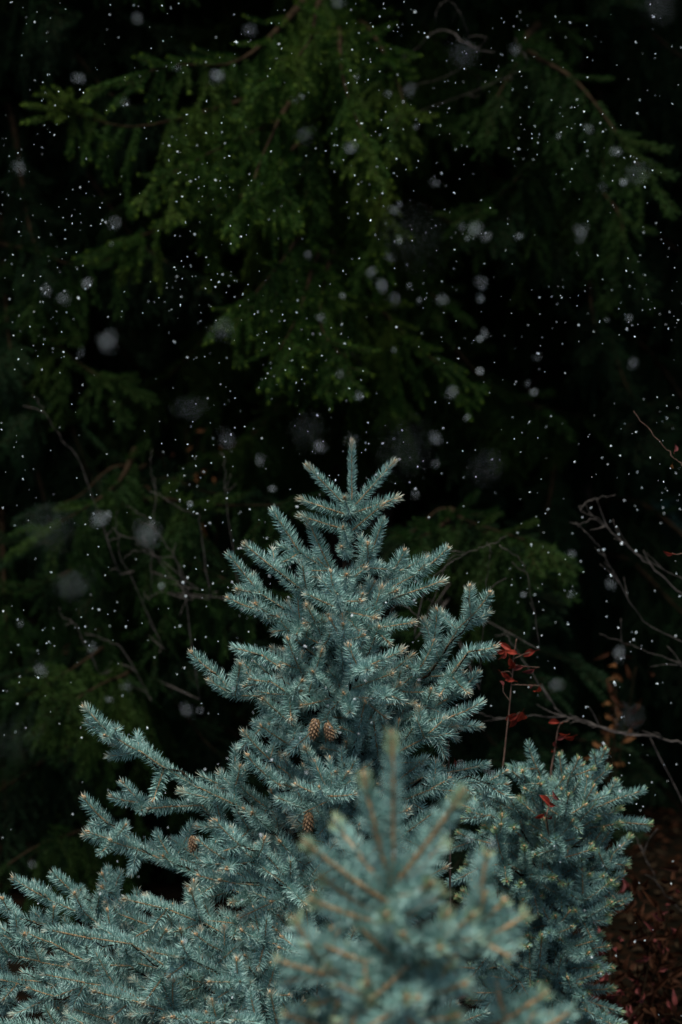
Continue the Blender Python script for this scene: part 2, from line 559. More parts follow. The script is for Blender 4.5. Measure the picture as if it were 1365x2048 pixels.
# leader and top whorl
L.append(dict(pts=[W(704, 1005, 7), W(706, 945, 7), W(704, 884, 7)], sxy=.72))
a(1022, (660, 985, -.01), (615, 932, -.02))
a(1020, (742, 975, 0), (788, 924, 0))
a(1032, (660, 1022, -.03), (602, 1000, -.04))
a(1028, (745, 1018, -.02), (796, 997, -.03))
a(1030, (697, 1014, -.05), (690, 996, -.10))
a(1062, (650, 1050, -.04), (602, 1033, -.05))
a(1066, (730, 1048, -.03), (766, 1010, -.04))
a(1085, (694, 1070, -.06), (687, 1055, -.11))
a(1110, (690, 1100, -.05), (684, 1094, -.10))
for q in L[:10]: q['sxy'] = q.get('sxy', .95); q['solo'] = True
N2 = len(L)
# second tier
a(1165, (625, 1120, .02), (582, 1090, .02), (547, 1022, .02), lat=.42)
a(1165, (635, 1115, -.02), (618, 1046, -.03), lat=.3)
a(1170, (640, 1120, .06), (560, 1092, .09), lat=.3)
a(1150, (735, 1125, -.03), (750, 1095, -.04), (767, 1040, -.05), lat=.35)
a(1160, (740, 1130, .05), (745, 1100, .07), (722, 1080, .1), lat=.35)
a(1215, (600, 1180, -.06), (540, 1130, -.09), (490, 1090, -.10), lat=.42)
a(1260, (590, 1230, .0), (525, 1190, .0), (488, 1150, .0), (458, 1110, .0), lat=.40)
a(1290, (600, 1250, -.05), (520, 1222, -.08), (455, 1205, -.10), lat=.38)
a(1235, (770, 1180, 0), (835, 1150, -.02), (900, 1106, -.03), lat=.42)
a(1240, (760, 1170, .05), (830, 1125, .07), (815, 1108, .07), lat=.4)
a(1250, (780, 1200, -.04), (840, 1180, -.06), (886, 1163, -.07), lat=.35)
a(1240, (770, 1170, .08), (800, 1130, .12), (855, 1115, .14), lat=.4)
a(1275, (760, 1255, -.10), (826, 1246, -.15), lat=.3)
a(1255, (684, 1220, -.15), (676, 1200, -.26), (672, 1192, -.34), lat=.55, ud=.9)
a(1200, (690, 1160, -.12), (694, 1150, -.20), lat=.5)
a(1320, (690, 1280, -.2), (689, 1258, -.30), lat=.5, ud=.8)
for q in L[N2:]: q['latmax'] = .105; q['ud'] = .25
# third tier
a(1370, (600, 1330, -.08), (520, 1305, -.12), (470, 1296, -.13), lat=.42)
a(1420, (560, 1400, 0), (470, 1395, .0), (425, 1345, .0), (378, 1314, .0), lat=.42)
a(1400, (590, 1370, .05), (520, 1345, .08), (480, 1320, .09), lat=.4)
a(1420, (600, 1390, -.16), (550, 1355, -.22), (502, 1362, -.25), lat=.4)
a(1390, (700, 1370, -.18), (720, 1345, -.30), (735, 1340, -.42), lat=.55, ud=.9)
a(1400, (650, 1375, -.18), (625, 1352, -.30), lat=.45)
a(1420, (740, 1390, -.2), (775, 1402, -.33), lat=.45)
a(1420, (700, 1400, -.2), (700, 1425, -.33), lat=.4)
a(1480, (800, 1400, 0), (880, 1320, 0), (915, 1270, 0), (950, 1235, 0), (986, 1192, 0), lat=.40)
a(1480, (820, 1400, .02), (865, 1300, .02), (880, 1225, .02), lat=.3)
a(1500, (820, 1430, -.05), (900, 1350, -.07), (950, 1300, -.07), (990, 1298, -.08), lat=.34)
a(1520, (820, 1440, -.03), (900, 1400, -.03), (962, 1352, -.03), lat=.38)
a(1530, (820, 1460, -.08), (900, 1430, -.1), (965, 1412, -.1), lat=.38)
a(1560, (780, 1510, -.1), (850, 1470, -.14), (890, 1440, -.15), lat=.42)
a(1420, (780, 1380, -.03), (840, 1330, -.04), (875, 1290, -.04), lat=.38)
# fourth tier
a(1760, (560, 1680, -.02), (430, 1585, -.03), (320, 1530, -.03), (235, 1485, -.03), (168, 1415, -.03), lat=.30, latmax=.17, bare=.25, lift=.25)
a(1740, (580, 1640, .04), (470, 1590, .08), (400, 1560, .08), lat=.34, bare=.2)
a(1860, (520, 1780, .0), (380, 1730, 0), (270, 1680, 0), (162, 1604, 0), lat=.30, latmax=.17, bare=.25)
a(1860, (520, 1800, -.05), (330, 1720, -.06), (240, 1692, -.06), (168, 1680, -.06), lat=.26, latmax=.14, bare=.25)
a(1850, (500, 1700, .02), (400, 1620, .02), (300, 1600, .02), (222, 1603, .02), lat=.32, latmax=.16, bare=.25)
a(1870, (600, 1780, -.22), (520, 1710, -.36), (430, 1650, -.45), lat=.42, bare=.15)
a(1880, (600, 1790, -.25), (500, 1730, -.38), (395, 1690, -.46), lat=.38, bare=.15)
a(1900, (590, 1800, -.25), (490, 1765, -.4), (398, 1762, -.45), lat=.38, bare=.15)
a(1620, (600, 1570, -.08), (540, 1530, -.1), (484, 1470, -.1), lat=.42)
a(1640, (600, 1590, -.14), (530, 1560, -.2), (490, 1520, -.22), lat=.42)
a(1650, (680, 1600, -.2), (650, 1585, -.35), (640, 1578, -.42), lat=.5, ud=.8)
a(1600, (690, 1560, -.2), (672, 1545, -.33), lat=.5, ud=.8)
a(1640, (780, 1590, -.06), (870, 1560, -.08), (985, 1565, -.09), (1012, 1572, -.09), lat=.24)
a(1630, (780, 1570, .0), (880, 1545, 0), (975, 1530, 0), lat=.26)
a(1640, (800, 1600, -.1), (860, 1570, -.14), (900, 1560, -.15), lat=.36)
# bottom-left tier
a(2080, (500, 1960, 0), (260, 1880, 0), (120, 1810, 0), (25, 1764, 0), lat=.34, latmax=.22, bare=.2)
a(2060, (480, 1940, .08), (250, 1850, .12), (160, 1790, .12), (108, 1748, .12), lat=.32, latmax=.2, bare=.2)
a(2040, (480, 1930, .02), (300, 1850, .02), (225, 1800, .02), (203, 1752, .02), lat=.36, latmax=.2, bare=.2)
a(2120, (420, 2000, -.05), (180, 1920, -.07), (40, 1880, -.08), (-40, 1850, -.08), lat=.34, latmax=.22, bare=.2)
a(2140, (430, 2030, -.14), (240, 1990, -.2), (120, 1990, -.22), (25, 2032, -.24), lat=.30, latmax=.2, bare=.25)
a(2150, (480, 2020, -.25), (330, 1930, -.38), (200, 1880, -.45), (95, 1860, -.5), lat=.36, latmax=.24, bare=.2)
a(1960, (560, 1890, -.1), (440, 1850, -.14), (345, 1830, -.15), lat=.36, latmax=.2, bare=.2)
a(2020, (580, 1940, -.22), (460, 1900, -.34), (390, 1880, -.4), lat=.38, latmax=.22, bare=.2)
a(2160, (420, 2070, 0), (150, 2000, 0), (-60, 1950, 0), lat=.34, latmax=.22, bare=.2)
a(2180, (420, 2100, -.1), (150, 2060, -.15), (-30, 2060, -.18), lat=.34, latmax=.22, bare=.2)
a(2090, (300, 1950, 0), (100, 1860, 0), (-30, 1800, 0), lat=.34, latmax=.22, bare=.2)
a(2110, (300, 1980, .1), (60, 1920, .1), (-50, 1890, .1), lat=.34, latmax=.22, bare=.2)
a(2190, (520, 2110, -.3), (420, 2060, -.5), (370, 2040, -.6), lat=.34, latmax=.22, bare=.2)
for bx, by, tx, ty, dd in ((640, 2060, 190, 1985, -.5), (640, 2000, 300, 1905, -.52), (660, 1960, 420, 1965, -.58), (640, 2080, 90, 1950, -.42), (600, 1900, 250, 1800, -.3),
                           (660, 2080, 345, 2045, -.6), (660, 1900, 480, 1870, -.5), (640, 1960, 120, 1860, -.3), (660, 2040, 470, 2040, -.66), (680, 1920, 560, 1905, -.55)):
    L.append(limb_px(MT, YM, by + 40, [((bx + tx) / 2 + 60, (by + ty) / 2 + 25, dd * .5), (tx, ty, dd)], lat=.44, latmax=.2, ud=.8, bare=.2))
a(2120, (300, 2020, .25), (60, 1960, .15), (-60, 1930, .15), lat=.42, latmax=.25, bare=.2, ud=.8)
a(2150, (300, 2060, .15), (40, 2010, .15), (-60, 1990, .15), lat=.42, latmax=.25, bare=.2, ud=.8)
rngm = random.Random(21)
L += whorls(MT, YM, rngm, 1175, 1420, 62, 6,
            [(1130, .12), (1200, .20), (1300, .24), (1450, .22)],
            [(1130, .13), (1250, .17), (1400, .22)],
            [(1130, .12), (1300, .24), (1450, .30)], elev=(45, 32), lat=.48)
L += whorls(MT, YM, rngm, 1440, 1740, 68, 6,
            [(1450, .24), (1560, .20), (1650, .22), (1720, .26)],
            [(1450, .22), (1550, .20), (1720, .24)],
            [(1450, .30), (1720, .42)], elev=(30, 20), lat=.46)
L += whorls(MT, YM, rngm, 1830, 2160, 95, 7,
            [(1760, .46), (1820, .72), (2100, .72)],
            [(1760, .26), (2100, .40)],
            [(1760, .44), (2100, .44)], skip_back=.75, elev=(18, 8), lat=.38)
main_tree = blue_tree('sharp pale blue spruce in the middle, its golden tipped leader highest, with brown cones',
                      mtrunk(MT, YM, 950), L, TP_B, MATS_B, 5, trunk_r=0.028)
hang_cone(main_tree, 632, 1438, 6.66, 0.78, 0.15)
hang_cone(main_tree, 654, 1446, 6.65, 0.68, -0.25)
hang_cone(main_tree, 386, 1672, 6.62, 0.62, 0.05)
hang_cone(main_tree, 618, 1625, 6.76, 0.8, 0.05)

# ================================================================== RIGHT BLUE SPRUCE
MATS_R = [M['bluegreen'], M['twig'], M['bud'], M['bluegreen_tip']]
TP_R = make_templates(MATS_R, seed=9, nlen=0.0215)
RT = [(1125, 1500), (1120, 1600), (1105, 1800), (1100, 2260)]
YR = 7.5
L = []
def a(base, *pts, **kw): L.append(limb_px(RT, YR, base, pts, **kw))
a(1640, (1125, 1560, 0), (1118, 1512, -.02), lat=.4)
a(1660, (1090, 1580, 0), (1068, 1530, 0), (1053, 1490, 0), lat=.36)
a(1660, (1170, 1590, 0), (1195, 1545, 0), (1212, 1502, 0), lat=.36)
a(1640, (1140, 1560, -.05), (1160, 1520, -.06), lat=.4)
a(1680, (1090, 1600, -.1), (1050, 1560, -.15), (1045, 1545, -.16), lat=.4)
a(1690, (1180, 1620, -.05), (1235, 1590, -.06), (1266, 1600, -.06), lat=.38)
a(1730, (1190, 1670, -.04), (1250, 1650, -.05), (1293, 1658, -.05), lat=.36)
a(1700, (1060, 1640, -.08), (1000, 1600, -.12), (975, 1588, -.14), lat=.38)
a(1740, (1050, 1670, -.1), (980, 1640, -.15), (930, 1640, -.17), lat=.38)
a(1700, (1130, 1640, -.15), (1135, 1600, -.25), lat=.5, ud=.8)
a(1760, (1120, 1700, -.2), (1110, 1680, -.32), lat=.5, ud=.8)
a(1800, (1180, 1760, -.05), (1215, 1735, -.06), (1230, 1712, -.06), lat=.35)
a(1860, (1190, 1830, -.03), (1240, 1800, -.04), (1262, 1795, -.04), lat=.3)
for q in ((1720, (1040, 1690, -.1), (960, 1680, -.2), (905, 1700, -.24)), (1760, (1040, 1740, -.15), (960, 1740, -.24), (900, 1770, -.26)),
          (1820, (1040, 1800, -.15), (960, 1820, -.24), (905, 1870, -.26)), (1880, (1040, 1880, -.18), (980, 1910, -.26), (950, 1960, -.28)),
          (1750, (1000, 1680, 0), (940, 1620, 0), (895, 1600, 0)), (1960, (1060, 1960, -.2), (1000, 1990, -.3), (960, 2040, -.3)),
          (1700, (1090, 1640, -.1), (1085, 1590, -.15), (1078, 1560, -.17)), (1700, (1140, 1640, -.1), (1180, 1600, -.12), (1190, 1575, -.12))):
    a(*q, lat=.5, latmax=.2)
L += whorls(RT, YR, rngm, 1610, 1800, 42, 8,
            [(1600, .14), (1680, .27), (1800, .31)], [(1600, .14), (1680, .22), (1800, .20)],
            [(1600, .12), (1800, .3)], elev=(40, 20), lat=.6)
L += whorls(RT, YR, rngm, 1820, 2110, 54, 8,
            [(1800, .32), (2100, .33)], [(1800, .20), (2100, .17)],
            [(1800, .32), (2100, .38)], skip_back=.7, elev=(8, -20), lat=.6)
right_tree = blue_tree('greener blue spruce at right with two upturned top shoots, below the red leaved twigs',
                       mtrunk(RT, YR, 1500), L, TP_R, MATS_R, 8, trunk_r=0.022)

# ================================================================== FOREGROUND BLUE SPRUCE
MATS_F = [M['fore'], M['twig'], M['bud'], M['fore_tip']]
TP_F = make_templates(MATS_F, seed=15, dens=1600, twr=.0046, nlen=0.0275, nw=0.0028)
FT = [(795, 1470), (785, 1765), (787, 1900), (790, 2100), (795, 2900)]
YF = 4.6
L = []
def a(base, *pts, **kw): L.append(limb_px(FT, YF, base, pts, **kw))
L.append(dict(pts=[W(785, 1772, YF), W(787, 1690, YF), W(790, 1580, YF), W(795, 1474, YF)][::1]))
L[-1] = dict(pts=[W(785, 1772, YF), W(795, 1474, YF)], sxy=.85, solo=True)
FRONT_SOLO = [
    (1775, (750, 1670, .02), (712, 1560, .02)), (1775, (850, 1700, -.01), (937, 1595, -.02)),
    (1790, (720, 1720, .08), (662, 1660, .12)), (1812, (700, 1762, -.03), (604, 1703, -.05)),
    (1790, (840, 1750, .08), (882, 1700, .12)), (1800, (825, 1790, -.08), (872, 1786, -.14)),
    (1850, (778, 1850, -.08), (770, 1850, -.15)), (1845, (710, 1812, -.02), (638, 1772, -.03)),
    (1855, (710, 1840, -.06), (626, 1818, -.09)),
    (1840, (840, 1820, .04), (890, 1800, .08)),
]
for b, *pts in FRONT_SOLO: L.append(dict(pts=[W(trunk_x(FT, b), b, YF), W(pts[-1][0], pts[-1][1], YF + pts[-1][2])], solo=True))
a(1985, (720, 1960, 0), (640, 1935, 0), (588, 1845, 0), lat=.36)
a(1990, (700, 1970, -.04), (610, 1950, -.06), (558, 1928, -.07), lat=.36)
a(1920, (720, 1908, -.06), (645, 1900, -.10), lat=.4)
a(1990, (860, 1930, .02), (945, 1850, .03), (975, 1712, .03), lat=.34)
a(1990, (870, 1920, .0), (960, 1870, 0), (1052, 1838, 0), lat=.3)
a(1980, (840, 1920, -.06), (900, 1880, -.12), (950, 1845, -.16), lat=.4)
a(1930, (840, 1905, -.08), (912, 1896, -.12), lat=.4)
a(2030, (740, 2000, -.1), (672, 1978, -.15), lat=.4)
a(2120, (700, 2070, -.04), (620, 2040, -.05), (574, 2036, -.05), lat=.36)
a(2150, (900, 2090, 0), (1000, 2040, 0), (1092, 1992, 0), lat=.3)
a(2160, (920, 2120, -.05), (1040, 2080, -.06), (1146, 2036, -.08), lat=.3)
a(2040, (800, 2010, -.15), (817, 2000, -.24), lat=.5)
a(2000, (760, 1950, .08), (700, 1900, .15), lat=.4)
a(2000, (830, 1930, .1), (870, 1870, .16), lat=.4)
a(2060, (860, 2000, -.08), (930, 1970, -.14), lat=.4)
L += whorls(FT, YF, rngm, 1975, 2300, 84, 4,
            [(1900, .09), (2000, .13), (2300, .2)], [(1900, .1), (2000, .15), (2300, .25)],
            [(1900, .10), (2000, .16), (2300, .25)], elev=(40, 25), lat=.46)
fore_tree = blue_tree('blurred blue green spruce nearest the camera, its yellowish leader in front of the sharp one',
                      mtrunk(FT, YF, 1700), L, TP_F, MATS_F, 13, trunk_r=0.026, seg=0.115, sxy=1.0, updown=.25)

# ================================================================== BACKGROUND GREEN SPRUCES
def green_shoot(L, rng):
    return shoot_arrays(L, 1000, 0.0225, 0.0030, 1.02, 0.5, rng.uniform(0, .12), 1, rng, 0, 0.1, 0.0020, False, 0.06)
def branchlet_arrays(rng, Lb, droop):
    """a hanging spray along +Z bending to +X, flat in YZ"""
    recs = []; V, T, Mi = [], [], []; off = 0
    n = max(3, int(Lb / 0.055))
    def ax(t): return Vector((droop * Lb * t * t, 0.02 * math.sin(t * 5 + droop * 9), Lb * t))
    wpts = [ax(i / n) for i in range(n + 1)]
    for i in range(n):
        p, q = wpts[i], wpts[i + 1]
        recs.append((p, p + (q - p) * 1.15))
        if i < n - 0 :
            for sgn in (-1, 1):
                if rng.random() < 0.38: continue
                t = i / n
                l = (0.12 - 0.06 * t) * rng.uniform(0.6, 1.15) * min(1, Lb / 0.3) + 0.02
                an = math.radians(rng.uniform(20, 42))
                d = (q - p).normalized() * math.cos(an) + Vector((rng.uniform(-.15, .3), sgn, 0)).normalized() * math.sin(an)
                recs.append((p, p + d.normalized() * l))
    for (p, q) in recs:
        l = (q - p).length
        v, t, m = green_shoot(l, rng)
        A = np.array(frame(p, q, Vector((1, 0, 0)), rng.uniform(-.3, .3)))
        V.append(v @ A[:3, :3].T + A[:3, 3]); T.append(t + off); Mi.append(m); off += len(v)
    return np.concatenate(V), np.concatenate(T), np.concatenate(Mi)

def branchlet_set(key, mats, seed):
    rng = random.Random(seed)
    col = bpy.data.collections.new('sprays_' + key)
    col.use_fake_user = True
    meshes = []
    for i, (Lb, dr) in enumerate([(0.18, .05), (0.24, .1), (0.3, .12), (0.36, .08), (0.42, .14), (0.5, .1), (0.28, .2), (0.38, .18)]):
        v, t, m = branchlet_arrays(rng, Lb, dr)
        me = mesh_np('hanging_spray', v, t, mats, m)
        o = bpy.data.objects.new('spray_%s_%d' % (key, i), me)
        col.objects.link(o); meshes.append(me)
    return col, meshes

def scatter_group(col):
    ng = bpy.data.node_groups.new('foliage_' + col.name, 'GeometryNodeTree')
    ng.interface.new_socket('Geometry', in_out='INPUT', socket_type='NodeSocketGeometry')
    ng.interface.new_socket('Geometry', in_out='OUTPUT', socket_type='NodeSocketGeometry')
    gi = ng.nodes.new('NodeGroupInput'); go = ng.nodes.new('NodeGroupOutput')
    ci = ng.nodes.new('GeometryNodeCollectionInfo'); ci.inputs['Collection'].default_value = col
    ci.inputs['Separate Children'].default_value = True; ci.inputs['Reset Children'].default_value = True
    ip = ng.nodes.new('GeometryNodeInstanceOnPoints'); ip.inputs['Pick Instance'].default_value = True
    def attr(name, typ):
        n = ng.nodes.new('GeometryNodeInputNamedAttribute'); n.data_type = typ; n.inputs['Name'].default_value = name
        return n.outputs['Attribute']
    er = ng.nodes.new('FunctionNodeEulerToRotation')
    ng.links.new(attr('rot', 'FLOAT_VECTOR'), er.inputs[0])
    ng.links.new(er.outputs[0], ip.inputs['Rotation'])
    ng.links.new(attr('scl', 'FLOAT_VECTOR'), ip.inputs['Scale'])
    ng.links.new(attr('idx', 'INT'), ip.inputs['Instance Index'])
    ng.links.new(gi.outputs[0], ip.inputs['Points'])
    ng.links.new(ci.outputs[0], ip.inputs['Instance'])
    ng.links.new(ip.outputs[0], go.inputs[0])
    return ng

def scatter_object(name, recs, ng, parent):
    me = bpy.data.meshes.new(name)
    me.vertices.add(len(recs))
    me.vertices.foreach_set('co', np.array([r[0] for r in recs], np.float32).ravel())
    for an, typ, key, k in (('rot', 'FLOAT_VECTOR', 'vector', 1), ('scl', 'FLOAT_VECTOR', 'vector', 2), ('idx', 'INT', 'value', 3)):
        at = me.attributes.new(an, typ, 'POINT')
        at.data.foreach_set(key, np.array([r[k] for r in recs]).ravel())
    o = put(name, me, parent)
    md = o.modifiers.new('foliage', 'NODES'); md.node_group = ng
    o['kind'] = 'stuff'
    return o

SPL = [0.18, 0.24, 0.3, 0.36, 0.42, 0.5, 0.28, 0.38]
def green_tree(name, label, cx, cy, height, limbs, sprays, seed, keep=300, trunk_r=0.16, dens=1.0, size=1.0, group='dark spruces standing behind', twig='darktwig', first=None, nfirst=0):
    col, meshes, ng = sprays
    rest1 = []
    rng = random.Random(seed)
    base = Vector((cx, cy, ground_z(cx, cy) - 0.03))
    root = empty(name, base)
    tag(root, label, 'spruce tree', group)
    tb = MB()
    n = 10
    tb.tube([Vector((0.04 * math.sin(i), 0.03 * math.cos(i * 1.3), height * i / n)) for i in range(n + 1)],
            [trunk_r * (1 - 0.93 * i / n) for i in range(n + 1)], 10, 0, 0.1)
    put('trunk', tb.mesh('trunk', [M['bark']], True), root)
    recs = []
    for lid, pts in enumerate(limbs):
        S = arclen(pts); Lb = S[-1]
        step = 0.055 * size / dens
        s = Lb * 0.12
        while s < Lb:
            p, tg = at_len(pts, S, s)
            side = tg.cross(Vector((0, 0, 1)))
            side = side.normalized() if side.length > .1 else Vector((1, 0, 0))
            rem = (Lb - s) / Lb
            for sgn in (-1, 1):
                if rng.random() < (0.5 if lid < nfirst else 0.12): continue
                hang = rng.uniform(1.1, 3.4)
                d = (tg * rng.uniform(.1, .7) + side * sgn * rng.uniform(.15, .8) + Vector((0, 0, -hang))).normalized()
                wid = (0.2 + 0.38 * min(1, rem * 1.6)) * rng.uniform(.6, 1.1) * size * min(1, Lb / 0.9)
                recs.append((p, p + d * max(wid, .12), Vector((0, 0, -1)), lid))
            if rng.random() < 0.35:
                d = (tg + side * rng.uniform(-.5, .5) + Vector((0, 0, rng.uniform(-.1, .35)))).normalized()
                recs.append((p, p + d * rng.uniform(.14, .24) * size, Vector((0, 0, 1)), lid))
            s += step * rng.uniform(.7, 1.3)
        p, tg = at_len(pts, S, Lb * 0.97)
        for k in range(3):
            d = (tg + Vector((rng.uniform(-.5, .5), rng.uniform(-.5, .5), rng.uniform(-.35, .15)))).normalized()
            recs.append((p, p + d * rng.uniform(.16, .26) * size, Vector((0, 0, -1)), lid))
    vis = choose_visible([(r[0], r[1]) for r in recs], cell=16, keep=keep) if keep else set()
    br = {}; rest = []
    def branch(lid):
        if lid not in br:
            b = MB(); pts = [x - base for x in limbs[lid]]; S = arclen(pts); Lb = S[-1]
            b.tube(pts, [max(.003, (.006 + .011 * Lb) * (1 - s / Lb)) for s in S], 6, 0, .15)
            br[lid] = put('branch', b.mesh('branch', [M[twig]], True), root)
        return br[lid]
    allw = MB()
    for i, (p, q, up, lid) in enumerate(recs):
        l = (q - p).length
        k = min(range(8), key=lambda j: abs(SPL[j] * size - l) + rng.uniform(0, .08))
        sc_ = l / SPL[k]
        m = frame(p - base, q - base, up, rng.uniform(-.7, .7), sc_, sc_)
        if i in vis:
            put('hanging_spray', (first[1] if lid < nfirst else meshes)[k], branch(lid), m)
        else:
            e = m.to_euler()
            (rest1 if lid < nfirst else rest).append((tuple(p - base), tuple(e), (sc_,) * 3, k))
    for lid in range(len(limbs)):
        if lid not in br:
            if keep: branch(lid)
            else:
                pts = [x - base for x in limbs[lid]]; S = arclen(pts)
                allw.tube(pts[::2] + [pts[-1]], [max(.004, .02 * (1 - s / S[-1])) for s in S[::2] + [S[-1]]], 4)
    if not keep:
        put('limbs', allw.mesh('limbs', [M['darktwig']]), root)['kind'] = 'stuff'
    f = scatter_object('foliage', rest, ng, root)
    if rest1: scatter_object('brighter_foliage', rest1, first[2], root)  # limbs with the brighter needle copy, light put into their colour
    print('GREEN', label[:30], 'limbs', len(limbs), 'sprays', len(recs), 'vis', len(vis))
    return root

def green_limbs(cx, cy, rng, z0, z1, step, count, radius, back=.5, droop=.35):
    out = []
    z = z0
    while z < z1:
        a0 = rng.uniform(0, 6.28)
        for j in range(count):
            az = a0 + j / count * 6.283 + rng.uniform(-.3, .3)
            c, s = math.cos(az), math.sin(az)
            if s > .3 and rng.random() < back: continue
            r = radius(z) * rng.uniform(.7, 1.05)
            b = Vector((cx, cy, z + rng.uniform(-.4, .4) * step))
            dr = droop * rng.uniform(.5, 1.3)
            e = Vector((c, s, 0))
            out.append(spline([b, b + e * r * .35 + Vector((0, 0, .02 * r)), b + e * r * .72 + Vector((0, 0, -dr * r * .6)), b + e * r + Vector((0, 0, -dr * r * .85))], 5))
        z += step * rng.uniform(.85, 1.15)
    return out

def mats_g(a, b): return [M[a], M['darktwig'], M['bud'], M[b]]
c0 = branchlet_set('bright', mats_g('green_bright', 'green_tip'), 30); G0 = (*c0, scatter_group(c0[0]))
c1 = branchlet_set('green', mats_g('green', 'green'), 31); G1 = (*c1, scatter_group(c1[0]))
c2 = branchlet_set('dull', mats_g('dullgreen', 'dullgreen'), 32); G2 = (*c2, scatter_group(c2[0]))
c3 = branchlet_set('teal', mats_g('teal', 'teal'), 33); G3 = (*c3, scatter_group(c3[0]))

def gl(base, *pts):
    return spline([W(*base)] + [W(*p) for p in pts], 5)
rg = random.Random(77)
# central tree: trunk at about x 0.05, 12 m away
CX, CY = 0.05, 11.9
LA = [
    gl((700, -120, 11.8), (600, 10, 10.6), (480, 120, 10.1), (350, 130, 9.9), (260, 155, 9.8)),
    gl((700, 120, 11.8), (520, 190, 10.6), (300, 250, 10.1), (190, 240, 10.0), (120, 215, 9.9)),
    gl((700, 180, 11.8), (560, 240, 10.5), (430, 300, 10.0), (345, 345, 9.8)),
    gl((700, 150, 11.8), (600, 180, 10.5), (530, 300, 9.8), (500, 390, 9.6)),
    gl((700, 150, 11.8), (620, 260, 10.5), (560, 330, 9.9), (555, 400, 9.7)),
    gl((700, 400, 11.8), (620, 450, 10.5), (550, 540, 9.9), (490, 610, 9.7)),
    gl((700, 430, 11.8), (640, 500, 10.5), (600, 620, 9.9), (560, 700, 9.7)),
    gl((700, 430, 11.8), (660, 520, 10.5), (640, 640, 10.0), (680, 708, 9.8)),
    gl((700, 20, 11.8), (680, 60, 10.6), (690, 170, 10.1), (740, 300, 9.9)),
    gl((700, -40, 11.8), (640, 0, 10.6), (620, 80, 10.1), (560, 150, 9.9)),
    gl((700, 40, 11.8), (740, 60, 10.8), (790, 150, 10.4), (815, 230, 10.2)),
    gl((700, 250, 11.8), (720, 260, 10.8), (760, 380, 10.4), (750, 500, 10.3)),
    gl((700, 300, 11.8), (560, 360, 10.9), (420, 420, 10.6), (260, 480, 10.5)),
    gl((700, 600, 11.8), (760, 620, 10.9), (820, 680, 10.6), (880, 730, 10.5)),
]
rad = lambda z: 1.25 - 0.08 * z
NA = len(LA)
LA += green_limbs(CX, CY, rg, 1.9, 3.9, .30, 6, rad, droop=.5)
LA += green_limbs(CX, CY, rg, 4.0, 8.2, .42, 9, lambda z: 2.6 - 0.24 * z, droop=.35, back=.3)  # upper boughs above the frame, spread wide to shade those below
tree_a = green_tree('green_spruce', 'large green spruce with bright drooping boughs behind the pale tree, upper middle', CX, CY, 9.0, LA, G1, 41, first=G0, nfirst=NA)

# right tree
CX2, CY2 = 1.02, 12.3
LB = [
    gl((1110, 20, 12.1), (1050, 90, 11.0), (1150, 160, 10.6), (1230, 260, 10.4), (1290, 350, 10.3)),
    gl((1110, 60, 12.1), (1060, 90, 11.0), (1020, 150, 10.8), (985, 210, 10.7)),
    gl((1110, 120, 12.1), (1090, 180, 11.0), (1110, 250, 10.8), (1120, 300, 10.7)),
    gl((1110, 280, 12.1), (1060, 330, 11.0), (1000, 390, 10.8), (950, 425, 10.7)),
    gl((1110, 300, 12.1), (1180, 360, 11.2), (1240, 430, 10.9), (1250, 520, 10.8)),
    gl((1110, 320, 12.1), (1070, 360, 11.2), (1030, 410, 10.9), (1010, 440, 10.8)),
]
NB = 5
LB += green_limbs(CX2, CY2, rg, .3, 1.9, .25, 7, lambda z: 1.15, droop=.4)
LB += green_limbs(CX2, CY2, rg, 1.9, 4.2, .28, 6, lambda z: 1.3 - .1 * z, droop=.55)
LB += green_limbs(CX2, CY2, rg, 4.2, 8.0, .45, 8, lambda z: 3.1 - .28 * z, droop=.35, back=.3)  # unseen high boughs, widened to cast shade on the lower ones
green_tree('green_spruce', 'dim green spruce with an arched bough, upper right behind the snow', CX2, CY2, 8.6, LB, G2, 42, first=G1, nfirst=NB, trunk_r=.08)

# left tree
CX3, CY3 = -1.45, 12.0
LC = [
    gl((-60, 480, 11.9), (60, 500, 11.0), (150, 530, 10.8), (235, 515, 10.7)),
    gl((-60, 600, 11.9), (60, 640, 11.0), (150, 720, 10.8), (210, 760, 10.7)),
]
LC += green_limbs(CX3, CY3, rg, .15, 4.0, .28, 6, lambda z: 1.5 - .1 * z, droop=.5)
LC += green_limbs(CX3, CY3, rg, 4.0, 8.0, .45, 8, lambda z: 3.1 - .28 * z, droop=.35, back=.3)  # unseen high boughs, reach widened so the lower tree darkens
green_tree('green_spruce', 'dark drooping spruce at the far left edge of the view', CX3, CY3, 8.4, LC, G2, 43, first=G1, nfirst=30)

# low green spruces in the shade: left and centre
CX4, CY4 = -0.75, 10.6
LD = [
    gl((260, 1060, 10.6), (180, 1120, 10.1), (60, 1180, 10.0), (10, 1195, 10.0)),
    gl((270, 1250, 10.6), (200, 1300, 10.0), (110, 1360, 9.8), (40, 1400, 9.8)),
    gl((270, 1330, 10.6), (250, 1350, 10.0), (200, 1370, 9.7), (120, 1420, 9.6)),
    gl((270, 1000, 10.6), (340, 1000, 10.1), (430, 1010, 9.9), (560, 1010, 9.8)),
    gl((270, 1080, 10.6), (360, 1120, 10.1), (430, 1150, 9.9), (520, 1190, 9.8)),
    gl((270, 1620, 10.6), (170, 1660, 10.0), (80, 1690, 9.8), (0, 1740, 9.7)),
    gl((270, 900, 10.6), (240, 960, 10.2), (180, 1010, 10.0), (110, 1050, 9.9)),
]
LD += green_limbs(CX4, CY4, rg, .2, 1.7, .26, 5, lambda z: 1.0 - .4 * z, droop=.35)
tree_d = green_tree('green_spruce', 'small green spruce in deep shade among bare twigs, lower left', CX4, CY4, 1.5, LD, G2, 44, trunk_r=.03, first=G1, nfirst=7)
CX5, CY5 = 0.42, 10.4
